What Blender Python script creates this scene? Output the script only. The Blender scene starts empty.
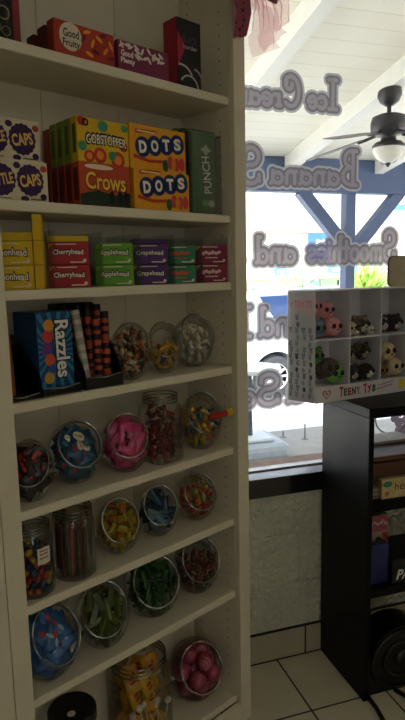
import bpy, bmesh, math, random
import numpy as np
from mathutils import Vector, Matrix
random.seed(7)
PI = math.pi
SC = bpy.context.scene
COL = SC.collection
R = math.radians

# ------------------------------------------------------------------ helpers
def lin(c):
    return tuple(((v/12.92) if v <= .04045 else ((v+.055)/1.055)**2.4) for v in c)
def hexc(h):
    return lin((int(h[0:2],16)/255, int(h[2:4],16)/255, int(h[4:6],16)/255))
MATS = {}
def mat(name, h, rough=.55, var=.08, scale=30, bump=0.0, metal=0.0, coat=0.0, bscale=None, spec=.5):
    if name in MATS: return MATS[name]
    m = bpy.data.materials.new(name); m.use_nodes = True
    nt = m.node_tree; n = nt.nodes; l = nt.links
    b = n['Principled BSDF']
    b.inputs['Roughness'].default_value = rough
    b.inputs['Metallic'].default_value = metal
    b.inputs['Coat Weight'].default_value = coat
    b.inputs['Specular IOR Level'].default_value = spec
    tc = n.new('ShaderNodeTexCoord')
    no = n.new('ShaderNodeTexNoise'); no.inputs['Scale'].default_value = scale; no.inputs['Detail'].default_value = 4
    l.new(tc.outputs['Object'], no.inputs['Vector'])
    c = hexc(h)
    r = n.new('ShaderNodeValToRGB')
    r.color_ramp.elements[0].position = .3; r.color_ramp.elements[1].position = .7
    r.color_ramp.elements[0].color = tuple(v*(1-var) for v in c)+(1,)
    r.color_ramp.elements[1].color = tuple(min(1, v*(1+var)) for v in c)+(1,)
    l.new(no.outputs['Fac'], r.inputs['Fac']); l.new(r.outputs['Color'], b.inputs['Base Color'])
    if bump:
        nb = n.new('ShaderNodeTexNoise'); nb.inputs['Scale'].default_value = bscale or scale*2; nb.inputs['Detail'].default_value = 5
        l.new(tc.outputs['Object'], nb.inputs['Vector'])
        bp = n.new('ShaderNodeBump'); bp.inputs['Strength'].default_value = bump; bp.inputs['Distance'].default_value = .01
        l.new(nb.outputs['Fac'], bp.inputs['Height']); l.new(bp.outputs['Normal'], b.inputs['Normal'])
    MATS[name] = m; return m
def glass(name, tint=(.95,.96,.95), base=.03, amount=.6, rough=.04):
    if name in MATS: return MATS[name]
    m = bpy.data.materials.new(name); m.use_nodes = True
    nt = m.node_tree; n = nt.nodes; l = nt.links
    n.remove(n['Principled BSDF']); out = n['Material Output']
    t = n.new('ShaderNodeBsdfTransparent'); t.inputs[0].default_value = tint+(1,)
    g = n.new('ShaderNodeBsdfGlossy'); g.inputs['Roughness'].default_value = rough
    lw = n.new('ShaderNodeFresnel'); lw.inputs['IOR'].default_value = 1.45
    mm = n.new('ShaderNodeMath'); mm.operation = 'MULTIPLY_ADD'
    mm.inputs[1].default_value = amount; mm.inputs[2].default_value = base
    l.new(lw.outputs['Fac'], mm.inputs[0])
    mx = n.new('ShaderNodeMixShader'); l.new(mm.outputs[0], mx.inputs[0]); l.new(t.outputs[0], mx.inputs[1]); l.new(g.outputs[0], mx.inputs[2])
    l.new(mx.outputs[0], out.inputs[0])
    MATS[name] = m; return m
def film(name, tint, dif, fac, split=.5):
    """thin see-through vinyl or plastic: tinted transparency mixed with translucent scatter"""
    if name in MATS: return MATS[name]
    m = bpy.data.materials.new(name); m.use_nodes = True
    nt = m.node_tree; n = nt.nodes; l = nt.links
    n.remove(n['Principled BSDF']); out = n['Material Output']
    t = n.new('ShaderNodeBsdfTransparent'); t.inputs[0].default_value = tuple(tint)+(1,)
    d = n.new('ShaderNodeBsdfTranslucent'); d.inputs[0].default_value = tuple(dif)+(1,)
    d2 = n.new('ShaderNodeBsdfDiffuse'); d2.inputs[0].default_value = tuple(dif)+(1,)
    a = n.new('ShaderNodeMixShader'); a.inputs[0].default_value = split; l.new(d.outputs[0], a.inputs[1]); l.new(d2.outputs[0], a.inputs[2])
    mx = n.new('ShaderNodeMixShader'); mx.inputs[0].default_value = fac
    l.new(t.outputs[0], mx.inputs[1]); l.new(a.outputs[0], mx.inputs[2]); l.new(mx.outputs[0], out.inputs[0])
    MATS[name] = m; return m

def empty(name, loc=(0,0,0), rz=0):
    o = bpy.data.objects.new(name, None); COL.objects.link(o); o.location = loc; o.rotation_euler = (0,0,rz)
    o.empty_display_size = .05
    return o
def tag(o, label, cat, group=None, kind=None):
    o['label'] = label; o['category'] = cat
    if group: o['group'] = group
    if kind: o['kind'] = kind
    return o
def build(name, bm, m, parent=None, smooth=False, loc=None, rot=None):
    me = bpy.data.meshes.new(name); bm.normal_update(); bm.to_mesh(me); bm.free()
    for x in (m if isinstance(m, (list, tuple)) else [m]): me.materials.append(x)
    if smooth:
        for p in me.polygons: p.use_smooth = True
    o = bpy.data.objects.new(name, me); COL.objects.link(o)
    if parent: o.parent = parent
    if loc is not None: o.location = loc
    if rot is not None: o.rotation_euler = rot
    return o
def struct(name, bm, m, parent=None, smooth=False):
    o = build(name, bm, m, parent, smooth)
    if not parent: o['kind'] = 'structure'
    return o
def link_mesh(name, me, parent=None, loc=(0,0,0), rot=(0,0,0)):
    o = bpy.data.objects.new(name, me); COL.objects.link(o); o.location = loc; o.rotation_euler = rot
    if parent: o.parent = parent
    return o
def dup(root, loc, rz):
    r = root.copy(); COL.objects.link(r); r.location = loc; r.rotation_euler = (0,0,rz)
    for ch in list(root.children):
        c = ch.copy(); COL.objects.link(c); c.parent = r
        for g in list(ch.children):
            d = g.copy(); COL.objects.link(d); d.parent = c
    return r
def bx(bm, x0, x1, y0, y1, z0, z1, bev=0, mi=0):
    r = bmesh.ops.create_cube(bm, size=1)
    for v in r['verts']:
        v.co = Vector(((x0+x1)/2+v.co.x*(x1-x0), (y0+y1)/2+v.co.y*(y1-y0), (z0+z1)/2+v.co.z*(z1-z0)))
    fs = set(f for v in r['verts'] for f in v.link_faces)
    for f in fs: f.material_index = mi
    if bev:
        es = set(e for v in r['verts'] for e in v.link_edges)
        rr = bmesh.ops.bevel(bm, geom=list(es), offset=bev, segments=2, affect='EDGES', profile=.5)
        for f in rr['faces']: f.material_index = mi
    return bm
def box(*a, bev=0):
    bm = bmesh.new(); return bx(bm, *a, bev=bev)
def tube(bm, pts, r, seg=10, closed=False, cap=True):
    pts = [Vector(p) for p in pts]; n = len(pts); rings = []
    up = Vector((0,0,1)); prev = None
    for i, p in enumerate(pts):
        if closed: t = pts[(i+1) % n]-pts[i-1]
        else: t = pts[min(i+1,n-1)]-pts[max(i-1,0)]
        t.normalize()
        if prev is None:
            a = t.cross(up)
            if a.length < 1e-3: a = t.cross(Vector((1,0,0)))
        else: a = prev - t*prev.dot(t)
        a.normalize(); prev = a; b = t.cross(a)
        rr = r[i] if isinstance(r, (list,tuple)) else r
        rings.append([bm.verts.new(p+(a*math.cos(k*2*PI/seg)+b*math.sin(k*2*PI/seg))*rr) for k in range(seg)])
    m = n if closed else n-1
    for i in range(m):
        A = rings[i]; B = rings[(i+1) % n]
        if closed and i == n-1:
            off = min(range(seg), key=lambda s: (A[0].co-B[s].co).length)
            B = B[off:]+B[:off]
        for k in range(seg):
            bm.faces.new((A[k], A[(k+1)%seg], B[(k+1)%seg], B[k]))
    if cap and not closed:
        bm.faces.new(rings[0][::-1]); bm.faces.new(rings[-1])
    return bm
def lathe(bm, prof, seg=28, c=(0,0,0)):
    rings = []
    for r, z in prof:
        if r < 1e-5: rings.append([bm.verts.new((c[0],c[1],c[2]+z))])
        else: rings.append([bm.verts.new((c[0]+r*math.cos(2*PI*k/seg), c[1]+r*math.sin(2*PI*k/seg), c[2]+z)) for k in range(seg)])
    for A, B in zip(rings, rings[1:]):
        for k in range(seg):
            a = [A[k % len(A)], A[(k+1) % len(A)], B[(k+1) % len(B)], B[k % len(B)]]
            u = []
            for v in a:
                if v not in u: u.append(v)
            if len(u) > 2: bm.faces.new(u)
    return bm
def ball(bm, c, r, u=16, v=10):
    if not isinstance(r, (tuple,list)): r = (r,r,r)
    res = bmesh.ops.create_uvsphere(bm, u_segments=u, v_segments=v, radius=1)
    for w in res['verts']: w.co = Vector((c[0]+w.co.x*r[0], c[1]+w.co.y*r[1], c[2]+w.co.z*r[2]))
    return bm
def prism(bm, poly, axis, a, b):
    """polygon in the plane across `axis`, swept from a to b.  axis 'y': poly=(x,z)"""
    def P(p, t):
        return {'y': (p[0],t,p[1]), 'x': (t,p[0],p[1]), 'z': (p[0],p[1],t)}[axis]
    A = [bm.verts.new(P(p,a)) for p in poly]; B = [bm.verts.new(P(p,b)) for p in poly]
    bm.faces.new(A); bm.faces.new(B[::-1])
    for i in range(len(poly)):
        j = (i+1) % len(poly); bm.faces.new((A[j], A[i], B[i], B[j]))
    bmesh.ops.recalc_face_normals(bm, faces=bm.faces)
    return bm
TXT = {}
def text_mesh(s, bold=0.0):
    k = (s, bold)
    if k not in TXT:
        c = bpy.data.curves.new('lettering', 'FONT'); c.body = s; c.size = 1; c.offset = bold; c.resolution_u = 3
        o = bpy.data.objects.new('lettering', c); COL.objects.link(o)
        dg = bpy.context.evaluated_depsgraph_get(); dg.update()
        me = bpy.data.meshes.new_from_object(o.evaluated_get(dg))
        v = [(p.co.x, p.co.y) for p in me.vertices]; f = [tuple(p.vertices) for p in me.polygons]
        bpy.data.objects.remove(o); bpy.data.curves.remove(c); bpy.data.meshes.remove(me)
        xs = [p[0] for p in v]; ys = [p[1] for p in v]
        TXT[k] = (v, f, min(xs), max(xs), min(ys), max(ys))
    return TXT[k]
def put_text(bm, s, cx, cz, w, h, y, rot=0, bold=.02, shear=0, arch=0):
    """flat lettering on the plane y, centred at (cx,cz), fitted to w x h"""
    v, f, x0, x1, y0, y1 = text_mesh(s, bold)
    out = []
    for px, py in v:
        a = ((px-x0)/(x1-x0)-.5)*w; b = ((py-y0)/(y1-y0)-.5)*h
        a += shear*b; b += arch*h*(1-(2*a/w)**2)
        out.append(bm.verts.new((cx+a*math.cos(rot)-b*math.sin(rot), y, cz+a*math.sin(rot)+b*math.cos(rot))))
    for q in f:
        try: bm.faces.new([out[i] for i in q])
        except ValueError: pass
    return bm
def text(parent, s, cx, cz, w, h, y, m, **k):
    bm = bmesh.new(); put_text(bm, s, cx, cz, w, h, y, **k); return build('lettering', bm, m, parent)
def disc(bm, cx, cz, rx, rz, y, n=24, star=0, rot=0):
    vs = []
    for k in range(n):
        t = 2*PI*k/n; q = 1-star*(k % 2)
        a, b = rx*q*math.cos(t), rz*q*math.sin(t)
        vs.append(bm.verts.new((cx+a*math.cos(rot)-b*math.sin(rot), y, cz+a*math.sin(rot)+b*math.cos(rot))))
    bm.faces.new(vs); return bm
def patch(bm, pts, y):
    bm.faces.new([bm.verts.new((p[0], y, p[1])) for p in pts]); return bm
def rect(bm, x0, x1, z0, z1, y): return patch(bm, [(x0,z0),(x1,z0),(x1,z1),(x0,z1)], y)
def mark(name, parent, bm, m): return build(name, bm, m, parent)

# ------------------------------------------------------------------ camera
H = 1.45
f_px, pit, rol, ys, yw = 584.278, .147499, -.0213017, .823352, 1.264573
def camd(r, w, u):
    z = w*math.cos(pit)-u*math.sin(pit); up = w*math.sin(pit)+u*math.cos(pit)
    c, s = math.cos(rol), math.sin(rol); x, y = r, -up
    return Vector((c*x-s*y, s*x+c*y, z))
AX = camd(math.sin(yw), math.cos(yw), 0); AY = camd(-math.cos(yw), math.sin(yw), 0); AZ = camd(0,0,1)
rot = Matrix(((AX.x, -AX.y, -AX.z), (AY.x, -AY.y, -AY.z), (AZ.x, -AZ.y, -AZ.z)))
cd = bpy.data.cameras.new('camera'); cam = bpy.data.objects.new('camera', cd); COL.objects.link(cam)
cd.sensor_fit = 'VERTICAL'; cd.sensor_height = 36; cd.lens = 36*f_px/720; cd.clip_start = .02
cam.matrix_world = Matrix.Translation((0,0,H)) @ rot.to_4x4()
SC.camera = cam
SC.view_settings.view_transform = 'Standard'; SC.view_settings.look = 'None'
SC.view_settings.exposure = 0; SC.view_settings.gamma = 1; SC.view_settings.use_curve_mapping = False
SC.cycles.max_bounces = 10; SC.cycles.transparent_max_bounces = 40; SC.cycles.diffuse_bounces = 5
SC.cycles.sample_clamp_indirect = 4; SC.cycles.caustics_reflective = False; SC.cycles.caustics_refractive = False

# ------------------------------------------------------------------ materials
M_cream = mat('cream_paint', 'dcd4bd', .45, .03, 12, .05)
M_plaster = mat('painted_block', 'd0d0bd', .6, .06, 9)
_n = M_plaster.node_tree.nodes; _l = M_plaster.node_tree.links
_tc = [x for x in _n if x.type == 'TEX_COORD'][0]; _mp = _n.new('ShaderNodeMapping'); _mp.inputs['Rotation'].default_value = (PI/2,0,0); _mp.inputs['Location'].default_value = (.05,.09,0)
_br = _n.new('ShaderNodeTexBrick'); _br.inputs['Scale'].default_value = 1; _br.inputs['Brick Width'].default_value = .40; _br.inputs['Row Height'].default_value = .20; _br.inputs['Mortar Size'].default_value = .007; _br.inputs['Mortar Smooth'].default_value = 1
_l.new(_tc.outputs['Object'], _mp.inputs['Vector']); _l.new(_mp.outputs['Vector'], _br.inputs['Vector'])
_nz = _n.new('ShaderNodeTexNoise'); _nz.inputs['Scale'].default_value = 34; _nz.inputs['Detail'].default_value = 3; _l.new(_tc.outputs['Object'], _nz.inputs['Vector'])
_m = _n.new('ShaderNodeMath'); _m.operation = 'MULTIPLY_ADD'; _m.inputs[1].default_value = -.12; _l.new(_br.outputs['Fac'], _m.inputs[0]); _l.new(_nz.outputs['Fac'], _m.inputs[2])
_b = _n.new('ShaderNodeBump'); _b.inputs['Strength'].default_value = 1; _b.inputs['Distance'].default_value = .028; _l.new(_m.outputs[0], _b.inputs['Height']); _l.new(_b.outputs['Normal'], _n['Principled BSDF'].inputs['Normal'])
M_white = mat('white_paint', 'f2efe6', .5, .02, 10)
M_black = mat('black_paint', '08090b', .42, .1, 14, .04, spec=.14)
M_blackp = mat('black_plastic', '0b0b0c', .35, .05)
M_blue = mat('blue_timber_paint', '3f4f70', .6, .06, 8, .1)
M_conc = mat('porch_concrete', '9a9793', .85, .1, 6, .2)
M_street = mat('street_concrete', 'e9e6df', .9, .06, 2)
M_glassjar = glass('jar_glass', (.93,.95,.94), .02, .55)
M_rim = glass('jar_rim_glass', (.74,.78,.76), .22, 1.0, .12)
M_acryl = glass('clear_acrylic', (.95,.96,.96), .01, .14)
M_smoke = glass('smoked_acrylic', (.62,.63,.63), .02, .3)
M_pane = glass('window_pane', (.97,.985,.98), .0, .35, .0)
def tile_mat(name, h, g, tile, ox, oy, vertical=False):
    m = bpy.data.materials.new(name); m.use_nodes = True; nt = m.node_tree; n = nt.nodes; l = nt.links
    b = n['Principled BSDF']; b.inputs['Roughness'].default_value = .35
    tc = n.new('ShaderNodeTexCoord'); mp = n.new('ShaderNodeMapping'); mp.inputs['Location'].default_value = (ox, oy, 0)
    if vertical: mp.inputs['Rotation'].default_value = (PI/2,0,0)
    br = n.new('ShaderNodeTexBrick'); br.offset = 0; br.inputs['Scale'].default_value = 1
    br.inputs['Brick Width'].default_value = tile; br.inputs['Row Height'].default_value = tile if not vertical else 10
    br.inputs['Mortar Size'].default_value = .0035; br.inputs['Mortar Smooth'].default_value = .1
    no = n.new('ShaderNodeTexNoise'); no.inputs['Scale'].default_value = 7; no.inputs['Detail'].default_value = 5
    l.new(tc.outputs['Object'], no.inputs['Vector'])
    r = n.new('ShaderNodeValToRGB'); c = hexc(h)
    r.color_ramp.elements[0].position = .3; r.color_ramp.elements[1].position = .7
    r.color_ramp.elements[0].color = tuple(v*.86 for v in c)+(1,); r.color_ramp.elements[1].color = c+(1,)
    l.new(no.outputs['Fac'], r.inputs['Fac'])
    l.new(tc.outputs['Object'], mp.inputs['Vector']); l.new(mp.outputs['Vector'], br.inputs['Vector'])
    l.new(r.outputs['Color'], br.inputs['Color1']); l.new(r.outputs['Color'], br.inputs['Color2']); br.inputs['Mortar'].default_value = hexc(g)+(1,)
    l.new(br.outputs['Color'], b.inputs['Base Color'])
    bp = n.new('ShaderNodeBump'); bp.inputs['Strength'].default_value = .4; bp.inputs['Distance'].default_value = .003; bp.invert = True
    l.new(br.outputs['Fac'], bp.inputs['Height']); l.new(bp.outputs['Normal'], b.inputs['Normal'])
    return m
M_tile = tile_mat('floor_tile', 'd0c8b0', '1d1a14', .287, -.8525+.287*4, -1.57+.287*6)
M_base = tile_mat('baseboard_tile', 'b3ac95', '1d1a14', .287, -.972+.287*4, 0, vertical=True)

# ------------------------------------------------------------------ the room
WY = 1.855      # inner face of the window wall
bm = bmesh.new(); bx(bm, -2.2, 3.2, -2.6, WY+.15, -.06, 0); struct('floor', bm, M_tile)
bm = bmesh.new()
bx(bm, -2.2, 3.2, WY, WY+.15, 0, .665)
bx(bm, -2.2, .30, WY, WY+.15, .665, 2.7); bx(bm, 2.3, 3.2, WY, WY+.15, .665, 2.7); bx(bm, .30, 2.3, WY, WY+.15, 2.55, 2.7)
struct('wall_back', bm, M_plaster)
M_room = mat('room_wall_paint', 'cfc6ae', .7, .03)
struct('wall_left', box(-2.3,-2.2,-2.6,WY+.15,0,2.7), M_room)
struct('wall_right', box(3.2,3.3,-2.6,WY+.15,0,2.7), M_room)
bm = bmesh.new(); bx(bm, -2.3,3.3,-2.7,-2.6,0,.9); bx(bm, -2.3,3.3,-2.7,-2.6,2.0,2.7); bx(bm, -2.3,-.35,-2.7,-2.6,.9,2.0); bx(bm, .5,3.3,-2.7,-2.6,.9,2.0)  # unseen wall, with an opening added to admit fill daylight
struct('wall_front', bm, M_room)
w2 = empty('added_fill_window'); w2['kind'] = 'structure'  # unseen window behind the camera, added so level daylight fills the shelves
bm = bmesh.new()
for a in ((-.35,-.30,.9,2.0),(.45,.5,.9,2.0),(-.30,.45,.9,.95),(-.30,.45,1.95,2.0),(.05,.09,.95,1.95)): bx(bm, a[0],a[1],-2.68,-2.62,a[2],a[3])
build('window_frame', bm, M_white, w2)
struct('ceiling', box(-2.3,3.3,-2.7,WY+.15,2.7,2.8), M_white)
bm = bmesh.new(); bx(bm, -1.2, 3.2, WY-.010, WY-.0005, 0, .113); struct('baseboard_back', bm, M_base)
bm = bmesh.new(); bx(bm, -1.2, 3.2, WY-.0105, WY-.0004, .1135, .1175); bx(bm, -1.2, 3.2, WY-.0135, WY-.0102, .0002, .0030); struct('trim_3', bm, mat('dark_grout', '231f17', .9))
# black sill rail
M_sill = mat('black_sill_paint', '11141b', .16, .12, 10, .05, spec=.9)
bm = bmesh.new(); bx(bm, .3, 2.3, WY-.022, WY+.058, .652, .722, bev=.004); struct('trim_1', bm, M_sill)
# window: frame and pane
M_alu = mat('window_frame_metal', 'b9bcc0', .35, .05, metal=.7)
w1 = empty('window_1'); w1['kind'] = 'structure'
bm = bmesh.new()
bx(bm, .3, 2.3, WY+.0585, WY+.092, .665, .727); bx(bm, .3, 2.3, WY+.058, WY+.092, 2.51, 2.55)
bx(bm, .3, .34, WY+.058, WY+.092, .727, 2.51); bx(bm, 2.26, 2.3, WY+.058, WY+.092, .727, 2.51)
build('window_frame', bm, M_alu, w1)
build('glass', box(.34,2.26,WY+.074,WY+.077,.727,2.51), M_pane, w1)
bm = bmesh.new(); bx(bm, .2, 2.5, WY+.093, WY+.245, .60, .70, bev=.005)
struct('trim_2', bm, mat('outer_brick_ledge', '8a7570', .8, .15, 20, .2))

# ------------------------------------------------------------------ shelving unit
UA = yw-ys
UO = Vector((.603, 1.613, 0)); UW = Vector((math.cos(UA), math.sin(UA), 0)); UD = Vector((-math.sin(UA), math.cos(UA), 0))
def S(u, v, z): return UO+UW*u+UD*v+Vector((0,0,z))
unit = tag(empty('shelving_unit', UO, UA), 'tall cream painted wooden shelving unit filled with candy boxes and jars', 'shelf')
DEP = .20
TOP = 2.42
UL = -.705
zm = [1.923, 1.601, 1.411, 1.163, .914, .685, .445, .080]
def panel(name, *a, bev=.0015, m=None): return build(name, box(*a, bev=bev), m or M_cream, unit)
panel('side_panel', 0, .018, 0, DEP+.012, 0, TOP); panel('side_panel', UL-.018, UL, 0, DEP+.012, 0, TOP)
# tongue-and-groove back
bm = bmesh.new()
k = 0; x = UL
while x < -.001:
    x1 = min(x+.235, 0); bx(bm, x+.0008, x1-.0008, DEP, DEP+.011, .03, TOP-.02, bev=.0008); x = x1
bx(bm, UL, 0, DEP+.007, DEP+.012, .03, TOP-.02)
build('back_panel', bm, M_cream, unit)
for z in zm: panel('shelf', UL+.0005, -.0005, 0, DEP-.0005, z-.0115, z+.0115, bev=.003)
panel('stile', -.0005, .0455, -.0205, -.0003, 0, TOP, bev=.002); panel('stile', -.742, UL+.008, -.0205, -.0003, 0, TOP, bev=.002)
panel('toe_board', UL+.009, -.001, -.0195, -.001, 0, .066); panel('top_rail', UL+.009, -.001, -.0195, -.001, 2.33, TOP)
panel('top_board', UL-.018, .018, 0, DEP+.012, TOP+.0005, TOP+.02)
bm = bmesh.new()
for v in (.035, .165):
    z = .15
    while z < 2.3:
        if min(abs(z-q) for q in zm) > .016:
            r = bmesh.ops.create_circle(bm, cap_ends=True, segments=8, radius=.0028)
            for w in r['verts']: w.co = Vector((-.0006, v+w.co.x, z+w.co.y))
        z += .032
build('shelf_pin_holes', bm, mat('dark_hole', '77705f', .9), unit)
# the neighbouring unit's edge on the left
nb = tag(empty('neighbouring_shelf_upright', UO, UA), 'plain cream upright board standing flush left of the candy shelving', 'board')
build('face_board', box(-.86,-.7435,-.0205,.0,0,TOP,bev=.002), M_cream, nb); build('side_board', box(-.762,-.744,.0005,DEP,0,TOP), M_cream, nb)

zt = [z+.0115 for z in zm]   # shelf top surfaces

# ------------------------------------------------------------------ boxed candy
def C(h, rough=.5, var=.05): return mat('print_'+h, h, rough, var, 40, spec=.3)
def carton(name, w, d, h, m, u, v, z, label, cat, group=None, yaw=0, tilt=0):
    bm = bmesh.new(); bx(bm, 0, w, 0, d, 0, h, bev=min(.0015, h*.05))
    o = build(name, bm, m); o.location = S(u, v, z+.0004); o.rotation_euler = (tilt, 0, UA+yaw)
    return tag(o, label, cat, group)
Y0 = -.0006; Y1 = -.0010; Y2 = -.0014
def cap_box(u, v, z, label):
    o = carton('candy_box', .148, .105, .090, C('d9cdb0'), u, v, z, label, 'box', 'purple and cream candy boxes')
    b = bmesh.new(); disc(b, .105, .048, .033, .035, Y0, 32, .07); disc(b, .036, .045, .036, .035, Y0, 32, .07); disc(b, .075, .078, .008, .007, Y0); disc(b, .135, .014, .008, .007, Y0); disc(b, .09,.008,.01,.006,Y0)
    mark('emblem', o, b, C('3b1f52'))
    b = bmesh.new(); disc(b, .138, .075, .008, .007, Y0); mark('emblem', o, b, C('b5352f'))
    text(o, 'CAPS', .105, .048, .05, .026, Y1, C('e9c465'), rot=.18, bold=.03); text(o, 'BOTTLE', .034, .045, .062, .024, Y1, C('e9c465'), rot=.18, bold=.03)
    b = bmesh.new(); rect(b, .104, .140, .006, .009, Y0); rect(b, .014, .06, .006, .008, Y0); mark('small_print', o, b, C('6b5a4a'))
    return o
cap_box(-.702, .035, zt[1], 'cream box with purple discs and yellow letters, lower of its stack of two')
cap_box(-.7025, .060, zt[1]+.0915, 'cream box with purple discs and yellow letters, lying on top of its twin')

def gob_front(o):
    b = bmesh.new()
    for x, z, r in [(.012,.09,.011),(.030,.014,.014),(.06,.018,.018),(.11,.012,.02),(.128,.045,.012)]: disc(b, x, z, r, r, Y0)
    mark('emblem', o, b, C('c0392b'))
    b = bmesh.new()
    for x, z, r in [(.07,.085,.014),(.095,.02,.012),(.012,.035,.012),(.132,.088,.010)]: disc(b, x, z, r, r*.9, Y1)
    mark('emblem', o, b, C('3d8f6a'))
    b = bmesh.new()
    for x, z, r in [(.03,.014,.008),(.06,.018,.010),(.11,.012,.011)]: disc(b, x, z, r, r, Y1)
    mark('emblem', o, b, C('e58a2c'))
    text(o, 'GOBSTOPPER', .079, .052, .118, .029, Y1, C('14110c'), bold=.09, arch=.12); text(o, 'GOBSTOPPER', .079, .052, .112, .021, Y2, C('f1ead2'), bold=.01, arch=.12)
    text(o, 'O', .022, .088, .018, .018, Y2, C('1d1812'), bold=.05)
def crow_front(o):
    b = bmesh.new(); patch(b, [(.001,.001),(.143,.001),(.143,.036),(.10,.028),(.05,.036),(.001,.026)], Y0); mark('emblem', o, b, C('1c3322'))
    b = bmesh.new()
    for x in (.088,.112,.130): disc(b, x, .02, .008, .018, Y1)
    mark('emblem', o, b, C('10130f'))
    text(o, 'Crows', .074, .057, .118, .044, Y1, C('5a1a10'), bold=.05); text(o, 'Crows', .073, .058, .113, .040, Y2, C('f0c24a'), bold=.02)
    b = bmesh.new(); disc(b, .055, .09, .04, .006, Y0); mark('emblem', o, b, C('f0d8c0'))
crow_m = C('b9482a'); gob_m = C('d8b21f'); spine_m = C('8a2f22'); gsp_m = C('7c8a2c')
for i in range(5):
    v = .010+i*.033
    lab = ('red gumdrop box with large yellow lettering facing out below the yellow box' if i == 0 else 'dark red candy box showing only its spine in the lower row')
    o = carton('candy_box', .143, .029, .098, crow_m if i == 0 else spine_m, -.487, v, zt[1], lab, 'box', 'red gumdrop boxes in the lower row' if i else 'gumdrop boxes facing out')
    if i == 0: crow_front(o)
    b = bmesh.new(); rect(b, 0, .02, .012, .086, 0)
    # spine print
    sp = build('spine_print', b, C('5e1a16'), o, loc=(-.0006,.0245,0), rot=(0,0,-PI/2))
    if i == 4:
        carton('candy_box', .143, .027, .094, spine_m, -.487, v, zt[1]+.099, 'red candy box at the deep end of the upper spine row', 'box'); continue
    lab = ('yellow box with colourful balls and outlined lettering on the red gumdrop box' if i == 0 else 'olive candy box showing only its spine in the upper row')
    o = carton('candy_box', .143, .027, .100, gob_m if i == 0 else gsp_m, -.487, v, zt[1]+.099, lab, 'box', 'yellow gobstopper style boxes in the upper row' if i else 'colourful boxes facing out')
    if i == 0: gob_front(o)
    b = bmesh.new(); rect(b, 0, .014, .02, .084, 0); build('spine_print', b, C('4f5a26'), o, loc=(-.0006,.020,0), rot=(0,0,-PI/2))

def dots_front(o):
    w, h = .183, .100
    xs = [.040, .078, .116, .154]
    b = bmesh.new()
    for i, x in enumerate(xs): disc(b, x, .055+.006*(i), .024, .025, Y0, 28)
    mark('emblem', o, b, C('1c2f66'))
    for i, (x, ch) in enumerate(zip(xs, 'DOTS')): text(o, ch, x, .055+.006*i, .024, .030, Y1, C('efe8d4'), bold=.05, rot=.08)
    b = bmesh.new(); patch(b, [(.01,.036),(.06,.026),(.12,.030),(.16,.022),(.16,.016),(.12,.022),(.06,.018),(.01,.026)], Y0)
    patch(b, [(.018,.086),(.085,.092),(.085,.098),(.018,.096)], Y0); mark('emblem', o, b, C('b03a26'))
    b = bmesh.new()
    for x, z in ((.128,.025),(.150,.022),(.168,.024)): disc(b, x, z, .010, .017, Y1)
    mark('emblem', o, b, C('c2403c'))
    b = bmesh.new(); disc(b, .112, .016, .010, .015, Y1); mark('emblem', o, b, C('1f5a35'))
    b = bmesh.new(); disc(b, .140, .022, .008, .014, Y2); mark('emblem', o, b, C('d9822b'))
    b = bmesh.new(); rect(b, .022, .082, .0905, .094, Y1); mark('small_print', o, b, C('efd9a0'))
for lay in range(2):
    for i in range(4):
        v = (.006 if lay == 0 else .014)+i*.038
        if i == 0: lab = 'orange-yellow gumdrop box with white letters in blue discs, lower of two facing out' if lay == 0 else 'orange-yellow gumdrop box with white letters in blue discs, upper of two facing out'
        else: lab = 'yellow gumdrop box hidden in the %s row behind the blue disc letters' % ('lower' if lay == 0 else 'upper')
        o = carton('candy_box', .183, .034, .098 if lay == 0 else .108, C('dd9b1c'), -.334-.003*lay, v, zt[1]+lay*.099, lab, 'box', 'gumdrop boxes, %s row' % ('lower' if lay == 0 else 'upper'))
        if i == 0: dots_front(o)
# green sour-straw bags in a clear tub
tub = tag(empty('clear_tub', S(-.138, .018, zt[1]+.0004), UA), 'tall clear plastic tub holding green candy bags beside the gumdrop boxes', 'tub')
bm = bmesh.new()
for a in ((0,.002,0,.13,.002,.215),(.120,.122,0,.13,.002,.215),(.0022,.1198,.128,.13,.002,.215),(0,.122,0,.13,0,.0018),(.0022,.1198,0,.0018,.002,.215)): bx(bm, *a)
build('tub_body', bm, M_acryl, tub)
bm = bmesh.new(); tube(bm, [(0,0,.216),(.122,0,.216),(.122,.13,.216),(0,.13,.216)], .0022, 6, closed=True); build('tub_rim', bm, M_rim, tub)
M_green = C('35602f', .25); 
for i, (uu, vv, ww, hh) in enumerate([(-.118,.030,.092,.225),(-.126,.062,.098,.232),(-.124,.092,.098,.238),(-.125,.118,.098,.228)]):
    bm = bmesh.new(); bx(bm, 0, ww, 0, .024, 0, hh, bev=.008)
    o = build('candy_bag', bm, [M_green, C('24452a',.3), C('486f3d',.3), C('35602f',.3)][i], smooth=True); o.location = S(uu, vv-.004, zt[1]+.0035); o.rotation_euler = (0,0,UA)
    tag(o, 'green straw candy bag with vertical white lettering facing out of the tub' if i == 0 else 'green candy bag standing in the clear tub behind the lettered one', 'bag', 'green bags in the tub' if i else None)
    if i == 0:
        text(o, 'PUNCH', .052, .105, .105, .036, Y0, C('10200f'), rot=PI/2+.1, bold=.09); text(o, 'PUNCH', .052, .105, .10, .030, Y1, C('d8dfcb'), rot=PI/2+.1, bold=.02)
        b = bmesh.new(); disc(b, .05, .172, .022, .016, Y0, 8, .45); disc(b, .068, .028, .012, .010, Y0); mark('emblem', o, b, C('a9b694'))
        b = bmesh.new(); disc(b, .045, .028, .013, .009, Y0); mark('emblem', o, b, C('6f9a58'))

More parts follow.
